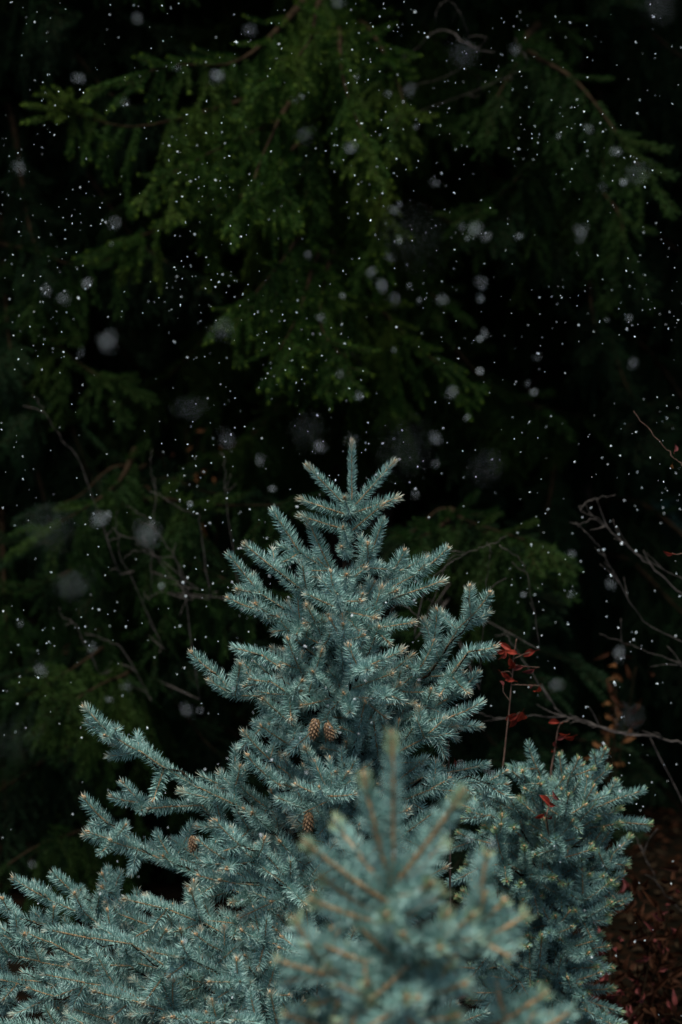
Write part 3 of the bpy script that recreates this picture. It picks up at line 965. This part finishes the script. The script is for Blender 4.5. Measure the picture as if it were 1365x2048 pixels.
LE = [
    gl((900, 1020, 10.4), (930, 1040, 10.0), (990, 1060, 9.8), (1050, 1080, 9.7)),
    gl((900, 1060, 10.4), (960, 1100, 10.0), (1010, 1130, 9.8), (1060, 1150, 9.7)),
    gl((900, 1040, 10.4), (870, 1060, 10.0), (830, 1080, 9.8)),
    gl((900, 1100, 10.4), (860, 1150, 10.0), (840, 1210, 9.8)),
]
LE += green_limbs(CX5, CY5, rg, .3, 1.45, .2, 6, lambda z: .8 - .4 * z, droop=.3)
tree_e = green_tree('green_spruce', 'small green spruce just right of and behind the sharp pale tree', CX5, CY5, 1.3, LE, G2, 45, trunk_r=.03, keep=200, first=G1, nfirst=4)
# teal tree at the upper right corner
CX6, CY6 = 2.25, 13.5
LF = green_limbs(CX6, CY6, rg, 1.6, 8.0, .36, 7, lambda z: 1.9 - .15 * z, droop=.4)
green_tree('green_spruce', 'bluish dark spruce at the upper right corner', CX6, CY6, 8.6, LF, G3, 46, keep=120)

# second row
for i, (x, y, h, sz) in enumerate([(-2.2, 15.6, 11, 1.6), (-.75, 15.0, 11, 1.5), (.55, 15.8, 12, 1.6), (1.75, 15.2, 11, 1.6), (-3.9, 15.4, 10, 1.6), (3.4, 15.8, 10, 1.6)]):
    g0 = ground_z(x, y)
    LL = green_limbs(x, y, rg, g0 + .3, g0 + h * .93, .5, 9, lambda z, h=h: max(.4, 2.0 * (1 - z / (h * 1.15))), droop=.4, back=.55)
    where = ['behind the drooping spruce at left', 'behind the low shaded spruce', 'behind the large bright boughs', 'behind the dim arched bough', 'farthest to the left', 'farthest to the right'][i]
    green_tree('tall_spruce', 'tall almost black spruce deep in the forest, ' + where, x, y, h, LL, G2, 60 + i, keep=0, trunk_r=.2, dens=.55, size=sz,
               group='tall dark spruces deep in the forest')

# ================================================================== BARE TWIGS AND SHRUBS
def leaf_mesh(name, mat, L=0.05, Wd=0.02, fold=.35, curl=.3, seed=0):
    b = MB(); n = 6; rng = random.Random(seed)
    rows = []
    for i in range(n + 1):
        t = i / n
        w = Wd * .5 * math.sin(math.pi * min(1, t ** .8)) * (1 - .15 * t) + .0003
        z = -curl * L * t * t
        rows.append((Vector((-w, L * t, z + w * fold)), Vector((0, L * t, z)), Vector((w, L * t, z + w * fold * rng.uniform(.6, 1.4)))))
    for r0, r1 in zip(rows, rows[1:]):
        for k in (0, 1):
            b.tri(r0[k], r0[k + 1], r1[k + 1]); b.tri(r0[k], r1[k + 1], r1[k])
    b.tube([Vector((0, -.012, .002)), Vector((0, 0, 0)), Vector((0, L * .8, -curl * L * .64 + .0003))], [.0006, .0007, .0003], 4)
    return b.mesh(name, [mat])
LEAF = {k: [leaf_mesh('leaf', M[k], R.uniform(.040, .058), R.uniform(.014, .022), R.uniform(.4, 1.2), R.uniform(.3, 1.1), i) for i in range(4)]
        for k in ('redleaf', 'wineleaf', 'orangeleaf', 'rustleaf')}

def twig_pts(pts, Y0, jit=.004):
    P = [W(x, y, Y0 + d) for x, y, d in pts]
    s = spline(P, 6)
    return [p + Vector((R.uniform(-jit, jit), R.uniform(-jit, jit), R.uniform(-jit, jit))) if 0 < i < len(s) - 1 else p for i, p in enumerate(s)]

def twigset(root, stems, Y0, mat, name='branch', side=3, r=.004, sub=.1):
    """stems: (radius, [(px,py,d)...]); each stem is a part, its side twigs are sub-parts"""
    objs = []
    for (rr, pts) in stems:
        P = twig_pts(pts, Y0)
        S = arclen(P); b = MB()
        loc = root.location
        b.tube([p - loc for p in P], [max(.0011, rr * (1 - .75 * s / S[-1])) for s in S], 6, 0, .5)
        o = put(name, b.mesh(name, [mat], True), root); objs.append(o)
        n = int(side * S[-1] / .3 + .5)
        for k in range(n):
            s = S[-1] * R.uniform(.2, .97); p, tg = at_len(P, S, s)
            d = (tg * .8 + Vector((R.uniform(-1, 1), R.uniform(-.5, .5), R.uniform(-.8, .9)))).normalized()
            l = R.uniform(.25, 1) * sub
            q = p + d * l * .5 + Vector((0, 0, -.1 * l)); e = q + (d + Vector((0, 0, R.uniform(-.5, .5)))).normalized() * l * .5
            t = MB(); t.tube([x - loc for x in spline([p, q, e], 3)], [max(.0008, rr * .4 * (1 - i / 8)) for i in range(7)], 4, 0, .3)
            put('twig', t.mesh('twig', [mat]), o)
    return objs

def leaf_at(parent, root, px, py, Y, ang, kind, s=1.0, tilt=None, wmat=None):
    p = (W(px, py, Y) if wmat is None else wmat) - root.location
    m = Matrix.Translation(p) @ Matrix.Rotation(math.radians(-ang), 4, 'Y') @ Matrix.Rotation(R.uniform(.9, 1.5) if tilt is None else tilt, 4, 'X') @ Matrix.Rotation(R.uniform(-.5, .5), 4, 'Y') @ Matrix.Scale(s, 4)
    return put('leaf', R.choice(LEAF[kind]), parent, m)

# red leaved sapling at right, stem rising out of the right spruce
YS = 7.6
p0 = W(985, 1760, YS); rs = empty('red_leaved_sapling', (p0.x, YS, ground_z(p0.x, YS)))
tag(rs, 'thin sapling with a few curled red leaves rising between the two sharp pale spruces', 'sapling')
gp = rs.location
b = MB(); P = [gp.copy()] + twig_pts([(1000, 1640, 0), (1004, 1560, 0), (1016, 1450, 0), (1024, 1370, 0), (1027, 1320, 0), (1034, 1278, 0)], YS, .001)
S = arclen(P); b.tube([p - gp for p in P], [.0045 - .0030 * s / S[-1] for s in S], 6, 0, .2)
stem = put('stem', b.mesh('stem', [M['redtwig']], True), rs)
for pts in ([(1021, 1403, 0), (1008, 1385, -.01), (1007, 1372, -.01)], [(1024, 1370, 0), (1050, 1370, -.01), (1080, 1372, -.02)],
            [(1024, 1350, 0), (1018, 1343, -.01), (1002, 1345, -.01)], [(1028, 1318, 0), (1050, 1308, 0), (1072, 1302, 0)],
            [(1030, 1330, 0), (1055, 1333, .02), (1080, 1335, .02)], [(1019, 1430, 0), (1032, 1430, -.01), (1040, 1424, -.01)]):
    t = MB(); q = twig_pts(pts, YS, .0005)
    t.tube([p - gp for p in q], [.0015 - .0008 * i / (len(q) - 1) for i in range(len(q))], 5)
    put('twig', t.mesh('twig', [M['redtwig']]), rs)
for (x, y, ang, k, s) in [(1012, 1302, 100, 'redleaf', .7), (1024, 1300, 60, 'redleaf', .8), (1020, 1315, 200, 'redleaf', .8), (1002, 1316, 300, 'redleaf', .8),
                          (1072, 1302, 110, 'redleaf', 1.0), (1036, 1308, 75, 'redleaf', .8), (1030, 1325, 150, 'redleaf', .6),
                          (1003, 1344, 230, 'redleaf', .75), (1007, 1372, 10, 'wineleaf', .6), (1048, 1334, 100, 'wineleaf', .9), (1070, 1338, 120, 'wineleaf', .8),
                          (1030, 1362, 80, 'redleaf', .7), (1080, 1372, 170, 'redleaf', .8), (1068, 1370, 120, 'wineleaf', .8),
                          (1038, 1428, 120, 'redleaf', .95), (1046, 1424, 160, 'redleaf', .9), (1034, 1436, 150, 'redleaf', .8), (1050, 1430, 200, 'redleaf', .7)]:
    leaf_at(rs, rs, x, y, YS - .01, ang, k, s)

# second red twig beside it (1110,1460) and (905,1480)
def small_red(pxb, pyb, stems, leaves, label, Y):
    pb = W(pxb, pyb, Y); r_ = empty('red_leaved_sapling', (pb.x, Y, ground_z(pb.x, Y)))
    tag(r_, label, 'sapling')
    for i, pts in enumerate(stems):
        q = twig_pts(pts, Y, .001)
        if i == 0: q = [r_.location.copy()] + q
        t = MB(); t.tube([p - r_.location for p in q], [.003 - .002 * i2 / (len(q) - 1) for i2 in range(len(q))], 5)
        put('stem', t.mesh('stem', [M['redtwig']]), r_)
    for (x, y, ang, k, s) in leaves: leaf_at(r_, r_, x, y, Y - .01, ang, k, s)
small_red(1100, 1600, [[(1103, 1540, 0), (1112, 1490, 0), (1120, 1450, 0), (1138, 1442, 0)]],
          [(1120, 1446, 80, 'redleaf', .9), (1135, 1470, 110, 'redleaf', 1.0), (1150, 1472, 125, 'redleaf', .9), (1112, 1482, 170, 'wineleaf', .8),
           (1130, 1476, 100, 'wineleaf', .8), (1105, 1500, 200, 'redleaf', .5), (1150, 1535, 100, 'redleaf', .9), (1165, 1530, 130, 'wineleaf', .8), (1160, 1545, 160, 'redleaf', .7)],
          'short twig with drooping dark red leaves above the greener right spruce', 7.8)
small_red(905, 1620, [[(900, 1560, 0), (897, 1500, 0), (903, 1472, 0), (925, 1462, 0)], [(897, 1500, 0), (880, 1485, 0), (862, 1462, 0)]],
          [(900, 1468, 80, 'redleaf', .8), (905, 1476, 95, 'orangeleaf', .5), (910, 1520, 190, 'redleaf', .5), (842, 1412, 100, 'redleaf', .6), (832, 1420, 240, 'redleaf', .6),
           (862, 1418, 90, 'redleaf', .5), (846, 1440, 200, 'redleaf', .5), (800, 1388, 90, 'redleaf', .5)],
          'thin twig with small red leaves at the right flank of the sharp pale spruce', 7.05)
small_red(1100, 1700, [[(1115, 1760, .3), (1095, 1650, 0), (1100, 1610, 0), (1112, 1590, 0)]],
          [(1100, 1610, 40, 'redleaf', .8), (1112, 1612, 80, 'redleaf', .7), (1090, 1628, 120, 'redleaf', .6), (1105, 1632, 150, 'redleaf', .7), (1120, 1600, 60, 'wineleaf', .7)],
          'red leaved twig poking out of the middle of the greener right spruce', 7.22)
# bare shrub at right
pb = W(1420, 1900, 8.6); sh = empty('bare_shrub', (pb.x, 8.6, ground_z(pb.x, 8.6)))
tag(sh, 'leafless grey shrub arching in from the right edge over black shade', 'shrub')
g = sh.location
def from_ground(root, Y, mat, stems, side=4, sub=.12, trunk=None, name='branch'):
    for (rr, pts) in stems:
        P = twig_pts(pts, Y)
        if trunk is None: P = spline([root.location.copy(), root.location.lerp(P[0], .5) + Vector((.05, 0, .1)), P[0]], 5)[:-1] + P
        else: P = spline([Vector((trunk[0], trunk[1], P[0].z - .1)), P[0]], 4)[:-1] + P
        S = arclen(P); b = MB()
        b.tube([p - root.location for p in P], [max(.0011, .62 * rr * (1 - .8 * s / S[-1])) for s in S], 6, 0, .6)
        o = put(name, b.mesh(name, [mat], True), root)
        for k in range(int(side)):
            s = S[-1] * R.uniform(.55, .98); p, tg = at_len(P, S, s)
            d = (tg * .9 + Vector((R.uniform(-1, 1), R.uniform(-.5, .5), R.uniform(-.8, .9)))).normalized(); l = R.uniform(.3, 1) * sub
            q = p + d * l * .5; e = q + (d + Vector((0, 0, R.uniform(-.6, .6)))).normalized() * l * .5
            t = MB(); t.tube([x - root.location for x in spline([p, q, e], 3)], [max(.0009, rr * .3 * (1 - i / 8)) for i in range(7)], 4, 0, .4)
            put('twig', t.mesh('twig', [mat]), o)
from_ground(sh, 8.6, M['deadwood'], [
    (.010, [(1420, 1500, 0), (1365, 1487, 0), (1300, 1472, 0), (1230, 1465, 0), (1160, 1440, 0), (1125, 1428, 0), (1100, 1400, 0), (1070, 1355, 0), (1040, 1310, 0), (1012, 1270, 0)]),
    (.007, [(1300, 1474, .02), (1230, 1462, .02), (1150, 1440, .02), (1080, 1432, 0), (1000, 1436, 0), (960, 1425, -.02), (935, 1410, -.04)]),
    (.010, [(1420, 1240, 0), (1365, 1190, 0), (1300, 1130, 0), (1240, 1080, 0), (1195, 1040, 0), (1160, 1048, 0), (1140, 1045, 0)]),
    (.006, [(1400, 1300, .05), (1290, 1240, .05), (1215, 1120, .03), (1190, 1080, .02), (1165, 1058, .02), (1150, 1048, 0)]),
    (.005, [(1380, 1170, .05), (1260, 1095, 0), (1195, 1038, 0), (1160, 1018, 0), (1185, 1000, 0), (1232, 990, 0)]),
    (.005, [(1420, 1360, .1), (1340, 1320, .1), (1260, 1290, .1), (1200, 1268, .1)]),
    (.004, [(1400, 1850, .1), (1330, 1790, .1), (1300, 1730, .1), (1275, 1680, .1), (1265, 1660, .1)]),
], 6, .1)
# bare twigs above the small centre-right spruce
from_ground(tree_e, 8.3, M['deadwood'], [
    (.008, [(830, 1280, 0), (850, 1180, 0), (895, 1130, 0), (940, 1105, 0), (980, 1090, 0), (1014, 1072, 0)]),
    (.005, [(960, 1380, 0), (965, 1250, 0), (975, 1150, 0), (983, 1105, 0), (975, 1085, 0)]),
    (.004, [(850, 1240, 0), (900, 1120, 0), (932, 1110, 0), (900, 1100, 0), (888, 1095, 0)]),
    (.004, [(1080, 1300, .1), (1060, 1170, .1), (1040, 1120, .1), (1000, 1090, .1)]),
    (.004, [(700, 1420, -.1), (780, 1230, -.1), (815, 1215, -.1), (840, 1240, -.1)]),
], 4, .08, trunk=(CX5, CY5), name='dead_branch')
# dead twigs low at left
from_ground(tree_d, 9.3, M['deadwood'], [
    (.007, [(400, 1400, 0), (360, 1150, 0), (325, 1080, 0), (300, 1045, 0), (275, 1025, 0), (252, 1012, 0)]),
    (.004, [(330, 1300, 0), (245, 1120, 0), (238, 1080, 0), (232, 1040, 0), (236, 1022, 0)]),
    (.005, [(380, 1200, 0), (355, 1122, 0), (315, 1115, 0), (290, 1105, 0), (265, 1102, 0), (248, 1120, 0)]),
    (.004, [(350, 1160, 0), (312, 1115, 0), (296, 1090, 0), (285, 1075, 0)]),
    (.006, [(420, 1200, 0), (400, 1040, 0), (385, 1028, 0), (345, 1008, 0), (320, 990, 0), (300, 985, 0)]),
    (.004, [(400, 1180, 0), (270, 1080, 0), (215, 1080, 0), (222, 1060, 0)]),
    (.006, [(480, 1200, .1), (452, 1010, .1), (450, 970, .1), (448, 918, .1), (440, 905, .1)]),
    (.007, [(240, 1150, .2), (160, 930, .2), (128, 885, .2), (105, 850, .2), (80, 808, .2), (65, 790, .2)]),
    (.003, [(200, 1350, .2), (150, 1250, .2), (125, 1235, .2), (120, 1215, .2)]),
    (.005, [(300, 1400, .2), (250, 1305, .2), (200, 1275, .2), (170, 1268, .2)]),
    (.004, [(300, 1200, .2), (310, 1000, .2), (302, 940, .2), (304, 900, .2)]),
], 3, .09, trunk=(CX4, CY4), name='dead_branch')
# bare twigs high up belong to a thin tree
from_ground(tree_a, 10.4, M['deadwood'], [
    (.012, [(800, 130, .6), (880, 60, 0), (930, 85, -.3), (960, 100, -.4), (990, 102, -.4)]),
    (.006, [(800, 180, .6), (900, 150, 0), (938, 100, -.3), (930, 50, -.4), (905, 5, -.4), (880, 8, -.4), (870, 45, -.4)]),
    (.006, [(900, 200, .6), (1000, 160, 0), (1055, 130, -.4), (1040, 95, -.4), (1030, 75, -.4)]),
    (.004, [(720, 720, .3), (690, 690, 0), (682, 610, 0), (690, 575, 0)]),
], 3, .12, trunk=(CX, CY), name='dead_branch')
# sprig at the right edge with red and yellow leaf
pb = W(1480, 1500, 7.6); sh5 = empty('bare_shrub', (pb.x, 7.6, ground_z(pb.x, 7.6)))
tag(sh5, 'arching twig with one red leaf and one yellow leaf at the right edge', 'shrub')
from_ground(sh5, 7.6, M['redtwig'], [
    (.005, [(1460, 1050, 0), (1400, 960, 0), (1365, 930, 0), (1340, 905, 0), (1300, 860, 0), (1268, 822, 0)]),
    (.003, [(1460, 1200, 0), (1420, 1130, 0), (1385, 1112, 0), (1345, 1106, 0)]),
], 1, .04)
leaf_at(sh5, sh5, 1350, 903, 7.59, -30, 'wineleaf', .8); leaf_at(sh5, sh5, 1346, 928, 7.59, 175, 'orangeleaf', .6)
leaf_at(sh5, sh5, 1347, 1108, 7.59, 95, 'redleaf', .6)

# leafy shrubs: rusty one lower right, tan leaved ones in the shade
def leafy(label, cxp, cyp, Y, spread, n, kinds, stem_n=9, hgt=None, name='low_shrub', s=(.6, 1.0), keepleaf=300):
    pb = W(cxp, cyp, Y); gz = ground_z(pb.x, Y)
    r_ = empty(name, (pb.x, Y, gz)); tag(r_, label, 'shrub')
    tips = []
    for k in range(stem_n):
        e = Vector((R.uniform(-1, 1) * spread[0], R.uniform(-1, 1) * spread[1], pb.z - gz + R.uniform(-1, 1) * spread[2]))
        q = spline([Vector((R.uniform(-1, 1) * spread[0] * .8, R.uniform(-.1, .1), 0)), Vector((e.x * .35, e.y * .35, max(.05, e.z) * .6)), e], 6)
        t = MB(); t.tube(q, [.0036 - .0026 * i / (len(q) - 1) for i in range(len(q))], 5, 0, .3)
        put('stem', t.mesh('stem', [M['darktwig']]), r_); tips.append(q)
    for k in range(n):
        q = R.choice(tips); p = q[R.randrange(len(q) // 2, len(q))] + Vector((R.gauss(0, .35) * spread[0] * .5, R.gauss(0, .03), R.gauss(0, .35) * spread[2] * .5))
        leaf_at(r_, r_, 0, 0, 0, R.uniform(0, 360), R.choice(kinds), R.uniform(*s), R.uniform(0, 3), wmat=p + r_.location)
leafy('low shrub full of rust brown leaves at the lower right corner', 1320, 1900, 8.4, (.16, .2, .2), 280, ['rustleaf'] * 6 + ['wineleaf'], 16)
leafy('low shrub with sparse dark red leaves beside the right spruce', 1215, 1960, 8.0, (.12, .15, .14), 130, ['rustleaf', 'wineleaf'], 9)
leafy('shrub with pale orange dead leaves behind the long bare branch at right', 1225, 1360, 10.2, (.12, .12, .16), 45, ['orangeleaf', 'rustleaf'], 4, s=(.7, 1.1))
leafy('shrub with dim orange leaves in the dark, upper left of the pale spruce', 410, 870, 11.3, (.17, .12, .09), 34, ['orangeleaf', 'rustleaf'], 6, s=(.6, .9))

# fallen leaves on the ground
lv, lt, lm = [], [], []
for k in range(3500):
    x = R.uniform(.3, 3.0); y = R.uniform(6.2, 12.5); z = ground_z(x, y) + .008
    f = R.uniform(0, 6.28); l = R.uniform(.015, .035); w = l * R.uniform(.3, .5)
    c, s_ = math.cos(f), math.sin(f); i = len(lv)
    lv += [(x - c * l, y - s_ * l, z), (x + s_ * w, y - c * w, z + R.uniform(.002, .02)), (x + c * l, y + s_ * l, z + R.uniform(0, .02)), (x - s_ * w, y + c * w, z + R.uniform(.002, .02))]
    lt += [(i, i + 1, i + 2), (i, i + 2, i + 3)]; m = 0 if R.random() < .7 else 1; lm += [m, m]
o = put('fallen_leaves', mesh_np('fallen_leaves', lv, lt, [M['rustleaf'], M['darktwig']], lm))
tag(o, 'rust red fallen leaves scattered over the dark forest floor', 'leaf litter', None, 'stuff')

# ================================================================== FALLING SNOW
def flake_arrays(rng):
    """a clump of a few joined ice crystals, about 1 unit across"""
    b = MB()
    for k in range(rng.choice([2, 3, 3, 4])):
        c = Vector((rng.gauss(0, .22), rng.gauss(0, .22), rng.gauss(0, .22))) if k else Vector()
        r = rng.uniform(.24, .40) if k else .42
        nrm = Vector((rng.gauss(0, 1), rng.gauss(0, 1), rng.gauss(0, 1))).normalized()
        u = nrm.orthogonal().normalized(); v = nrm.cross(u)
        ring = [c + (u * math.cos(i * 1.0472) + v * math.sin(i * 1.0472)) * r * rng.uniform(.7, 1.15) for i in range(6)]
        t = c + nrm * r * .45; d = c - nrm * r * .45
        for i in range(6):
            b.tri(ring[i], ring[(i + 1) % 6], t); b.tri(ring[(i + 1) % 6], ring[i], d)
    return np.array([tuple(v) for v in b.V]), np.array(b.T, np.int32), np.array(b.M, np.int32)
rs_ = random.Random(404)
FL = [flake_arrays(rs_) for _ in range(10)]
FLM = [mesh_np('snowflake', v, t, [M['snow']], m) for v, t, m in FL]
def flake_m(p, size):
    return Matrix.Translation(p) @ Matrix.Rotation(rs_.uniform(0, 6), 4, 'X') @ Matrix.Rotation(rs_.uniform(0, 6), 4, 'Z') @ Matrix.Diagonal((size, size * rs_.uniform(.45, 1), size, 1))
def aggregate(rng, D, cov):
    n = 10; rr = math.sqrt(cov / n) * D * .5 * 1.1
    Vs, Ts = [], []; off = 0
    ex, ez = D * rng.uniform(.14, .24), D * rng.uniform(.14, .24)
    for i in range(n):
        v, t, m = rng.choice(FL)
        c = np.array([rng.gauss(0, ex), rng.gauss(0, ex), rng.gauss(0, ez)]) if i else np.zeros(3)
        Vs.append(v * rr * rng.uniform(.6, 1.3) * 2 + c); Ts.append(t + off); off += len(v)
    return mesh_np('snowflake', np.concatenate(Vs), np.concatenate(Ts), [M['snow']])
def Yblur(D): return 7.0 * 29.45 / (D + 29.45)
GRP = 'falling snowflakes'
def flake(px, py, Y, size, label):
    o = put('snowflake', rs_.choice(FLM), None, flake_m(W(px, py, Y), size))
    tag(o, label, 'snowflake', GRP)
# (px, py, disc diameter, coverage, label)
BIG = [
 (215, 680, 36, .34, 'round soft white snowflake in the dark left of the lowest bright green bough'),
 (95, 1060, 88, .05, 'very large faint ghostly snowflake disc left of the bare twigs'),
 (296, 1068, 44, .16, 'soft snowflake right over the pale bare twigs'),
 (818, 888, 96, .05, 'very large faint snowflake disc above right of the pale spruce leader'),
 (638, 893, 20, .34, 'small bright blurred snowflake just above left of the spruce leader'),
 (950, 460, 28, .36, 'bright blurred snowflake in the black gap between the two green spruces'),
 (703, 297, 22, .36, 'blurred snowflake on the central hanging green spray'),
 (437, 152, 24, .34, 'blurred snowflake on the uppermost bright green bough'),
 (157, 156, 22, .28, 'blurred snowflake in the black upper left corner area'),
 (142, 1170, 56, .09, 'faint large snowflake disc below the ghostly disc at left'),
 (447, 660, 40, .12, 'faint soft snowflake left of the bright lower green bough tip'),
 (1240, 1310, 26, .20, 'blurred snowflake over the orange dead leaves at right'),
 (922, 105, 54, .08, 'faint snowflake disc below the hooked twigs at top'),
 (38, 333, 24, .26, 'blurred snowflake at the far left beneath the long green bough'),
 (201, 1037, 30, .28, 'blurred snowflake just left of the pale bare twigs'),
 (1315, 14, 54, .10, 'faint snowflake disc in the top right corner'),
 (172, 566, 20, .34, 'upper of two close blurred snowflakes left of centre'),
 (95, 580, 22, .18, 'dimmer blurred snowflake beside the close pair at left'),
 (78, 1340, 24, .22, 'blurred snowflake over the low green bough at far left'),
 (383, 820, 46, .08, 'faint soft disc snowflake left above the pale spruce'),
 (622, 862, 56, .06, 'faint wide disc snowflake left above the spruce leader'),
 (970, 925, 62, .04, 'faintest wide disc snowflake right above the pale spruce'),
 (1272, 345, 46, .08, 'faint disc snowflake on the arched bough at right'),
 (820, 480, 110, .035, 'huge barely visible snowflake disc at the centre top'),
 (607, 268, 28, .14, 'soft snowflake left of the central hanging spray'),
 (820, 178, 26, .18, 'soft snowflake right of the topmost hanging spray'),
 (455, 875, 34, .08, 'dim snowflake above the left bare twig'),
 (226, 447, 26, .18, 'soft snowflake over the dim hanging sprays at left'),
 (1230, 302, 20, .34, 'bright blurred snowflake at the end of the arched bough'),
 (1247, 365, 16, .36, 'small blurred snowflake just under the arched bough end'),
 (490, 1496, 12, .6, 'bright white snowflake on the left flank of the sharp pale spruce'),
 (613, 1546, 9, .6, 'small white snowflake on the front of the sharp pale spruce'),
 (370, 1882, 11, .5, 'white snowflake before the lower left boughs of the pale spruce'),
 (1047, 1190, 14, .4, 'elongated white snowflake right of the pale spruce'),
 (960, 678, 16, .3, 'small blurred snowflake in the black right of centre'),
 (788, 700, 14, .3, 'small blurred snowflake right of the lowest bright bough'),
 (885, 597, 22, .22, 'soft teal snowflake right of centre'),
 (960, 742, 18, .25, 'soft snowflake above the black hollow at right'),
 (1068, 785, 18, .22, 'soft snowflake low in the black hollow at right'),
 (380, 1008, 14, .25, 'blurred snowflake above the bare twigs'),
 (323, 1172, 16, .4, 'blurred snowflake beneath the bare twigs'),
 (1205, 375, 20, .1, 'dim snowflake under the arched bough at right'),
 (1250, 1440, 50, .07, 'faint disc snowflake touching the long bare branch'),
 (1110, 1370, 28, .12, 'soft snowflake beside the red leaves'),
 (375, 1420, 26, .12, 'soft snowflake above the left arm of the pale spruce'),
 (400, 1422, 18, .2, 'smaller of two soft snowflakes above the left arm of the pale spruce'),
 (30, 1480, 80, .04, 'large faint snowflake disc at the left edge above the lower boughs'),
 (65, 1730, 20, .12, 'dim snowflake above the bottom left boughs'),
]
for px, py, D, cov, lab in BIG:
    Y = Yblur(D); ppm = FPX / Y
    if D > 18 and py < 1490:
        o = put('snowflake', aggregate(rs_, D / ppm, cov * (.75 if D < 50 else .6)), None, Matrix.Translation(W(px, py, Y)))
        tag(o, lab, 'snowflake', GRP)
    else: flake(px, py, Y, max(.0035, 0.88 * math.sqrt(cov) * D / ppm), lab)
n_obj = len(BIG)
def region(px, py):
    v = 'top' if py < 420 else ('upper' if py < 850 else ('lower' if py > 1400 else 'middle'))
    h = 'left' if px < 455 else ('right' if px > 910 else 'central')
    return {'top': 'before the %s green boughs at the top', 'upper': 'before the %s shade above the pale spruce',
            'middle': 'at the height of the pale spruce top, %s part', 'lower': 'among the low pale boughs, %s part'}[v] % h
# soft ones behind and in front of the focus
soft = []
while len(soft) < 62:
    px, py = rs_.uniform(0, 1365), rs_.uniform(0, 1500)
    if rs_.random() < .35: px = rs_.gauss(880, 160); py = rs_.gauss(620, 160)
    if 380 < px < 1000 and py > 1050: continue
    soft.append((px, py))
for px, py in soft:
    D = rs_.choice([12, 14, 16, 18, 20, 24]); Y = Yblur(D)
    cov = rs_.uniform(.10, .30)
    o = put('snowflake', aggregate(rs_, D / (FPX / Y), cov * .8), None, Matrix.Translation(W(px, py, Y)))
    tag(o, 'soft out of focus snowflake ' + region(px, py), 'snowflake', GRP)
n_obj += len(soft)
sharp = []
while len(sharp) < 1500:
    px, py = rs_.uniform(0, 1365), rs_.uniform(0, 2048)
    dens = 1.0 if py < 900 else (.8 if py < 1300 else .45)
    if 450 < px < 900 and 1000 < py < 1500: dens *= .8
    if py > 1650: dens *= .6
    if py > 1500 and 550 < px < 1100: dens *= .3
    dens *= min(1, max(.15, .55 + 1.5 * noise.noise(Vector((px / 170, py / 170, 5)))))
    if rs_.random() > dens: continue
    Y = rs_.uniform(5.9, 8.8) if py < 1000 else rs_.uniform(5.7, 6.5)
    if py > 1500 and 560 < px < 1100: Y = rs_.uniform(4.0, 4.4)
    sz = .0024 + .0046 * rs_.random() ** 2.2
    if rs_.random() < .08: sz *= 1.4
    sharp.append((sz, px, py, Y))
sharp.sort(reverse=True)
k = 300 - n_obj
for sz, px, py, Y in sharp[:k]:
    flake(px, py, Y, sz, 'tiny bright white snowflake ' + region(px, py))
recs = []
for sz, px, py, Y in sharp[k:]:
    v, t, m = rs_.choice(FL); recs.append(((v, t, m), flake_m(W(px, py, Y), sz)))
# a few more all round so that the snowfall goes on outside the frame
for _ in range(500):
    p = Vector((rs_.uniform(-4, 4), rs_.uniform(3.5, 9), rs_.uniform(.2, 5)))
    x, y, d = proj(p)
    if -60 < x < 1425 and -60 < y < 2108: continue
    recs.append((rs_.choice(FL), flake_m(p, rs_.uniform(.0025, .005))))
o = join_instances('falling_snow', recs, [M['snow']], None, None)
tag(o, 'fine white snow drifting down all over the scene', 'snow', None, 'stuff')
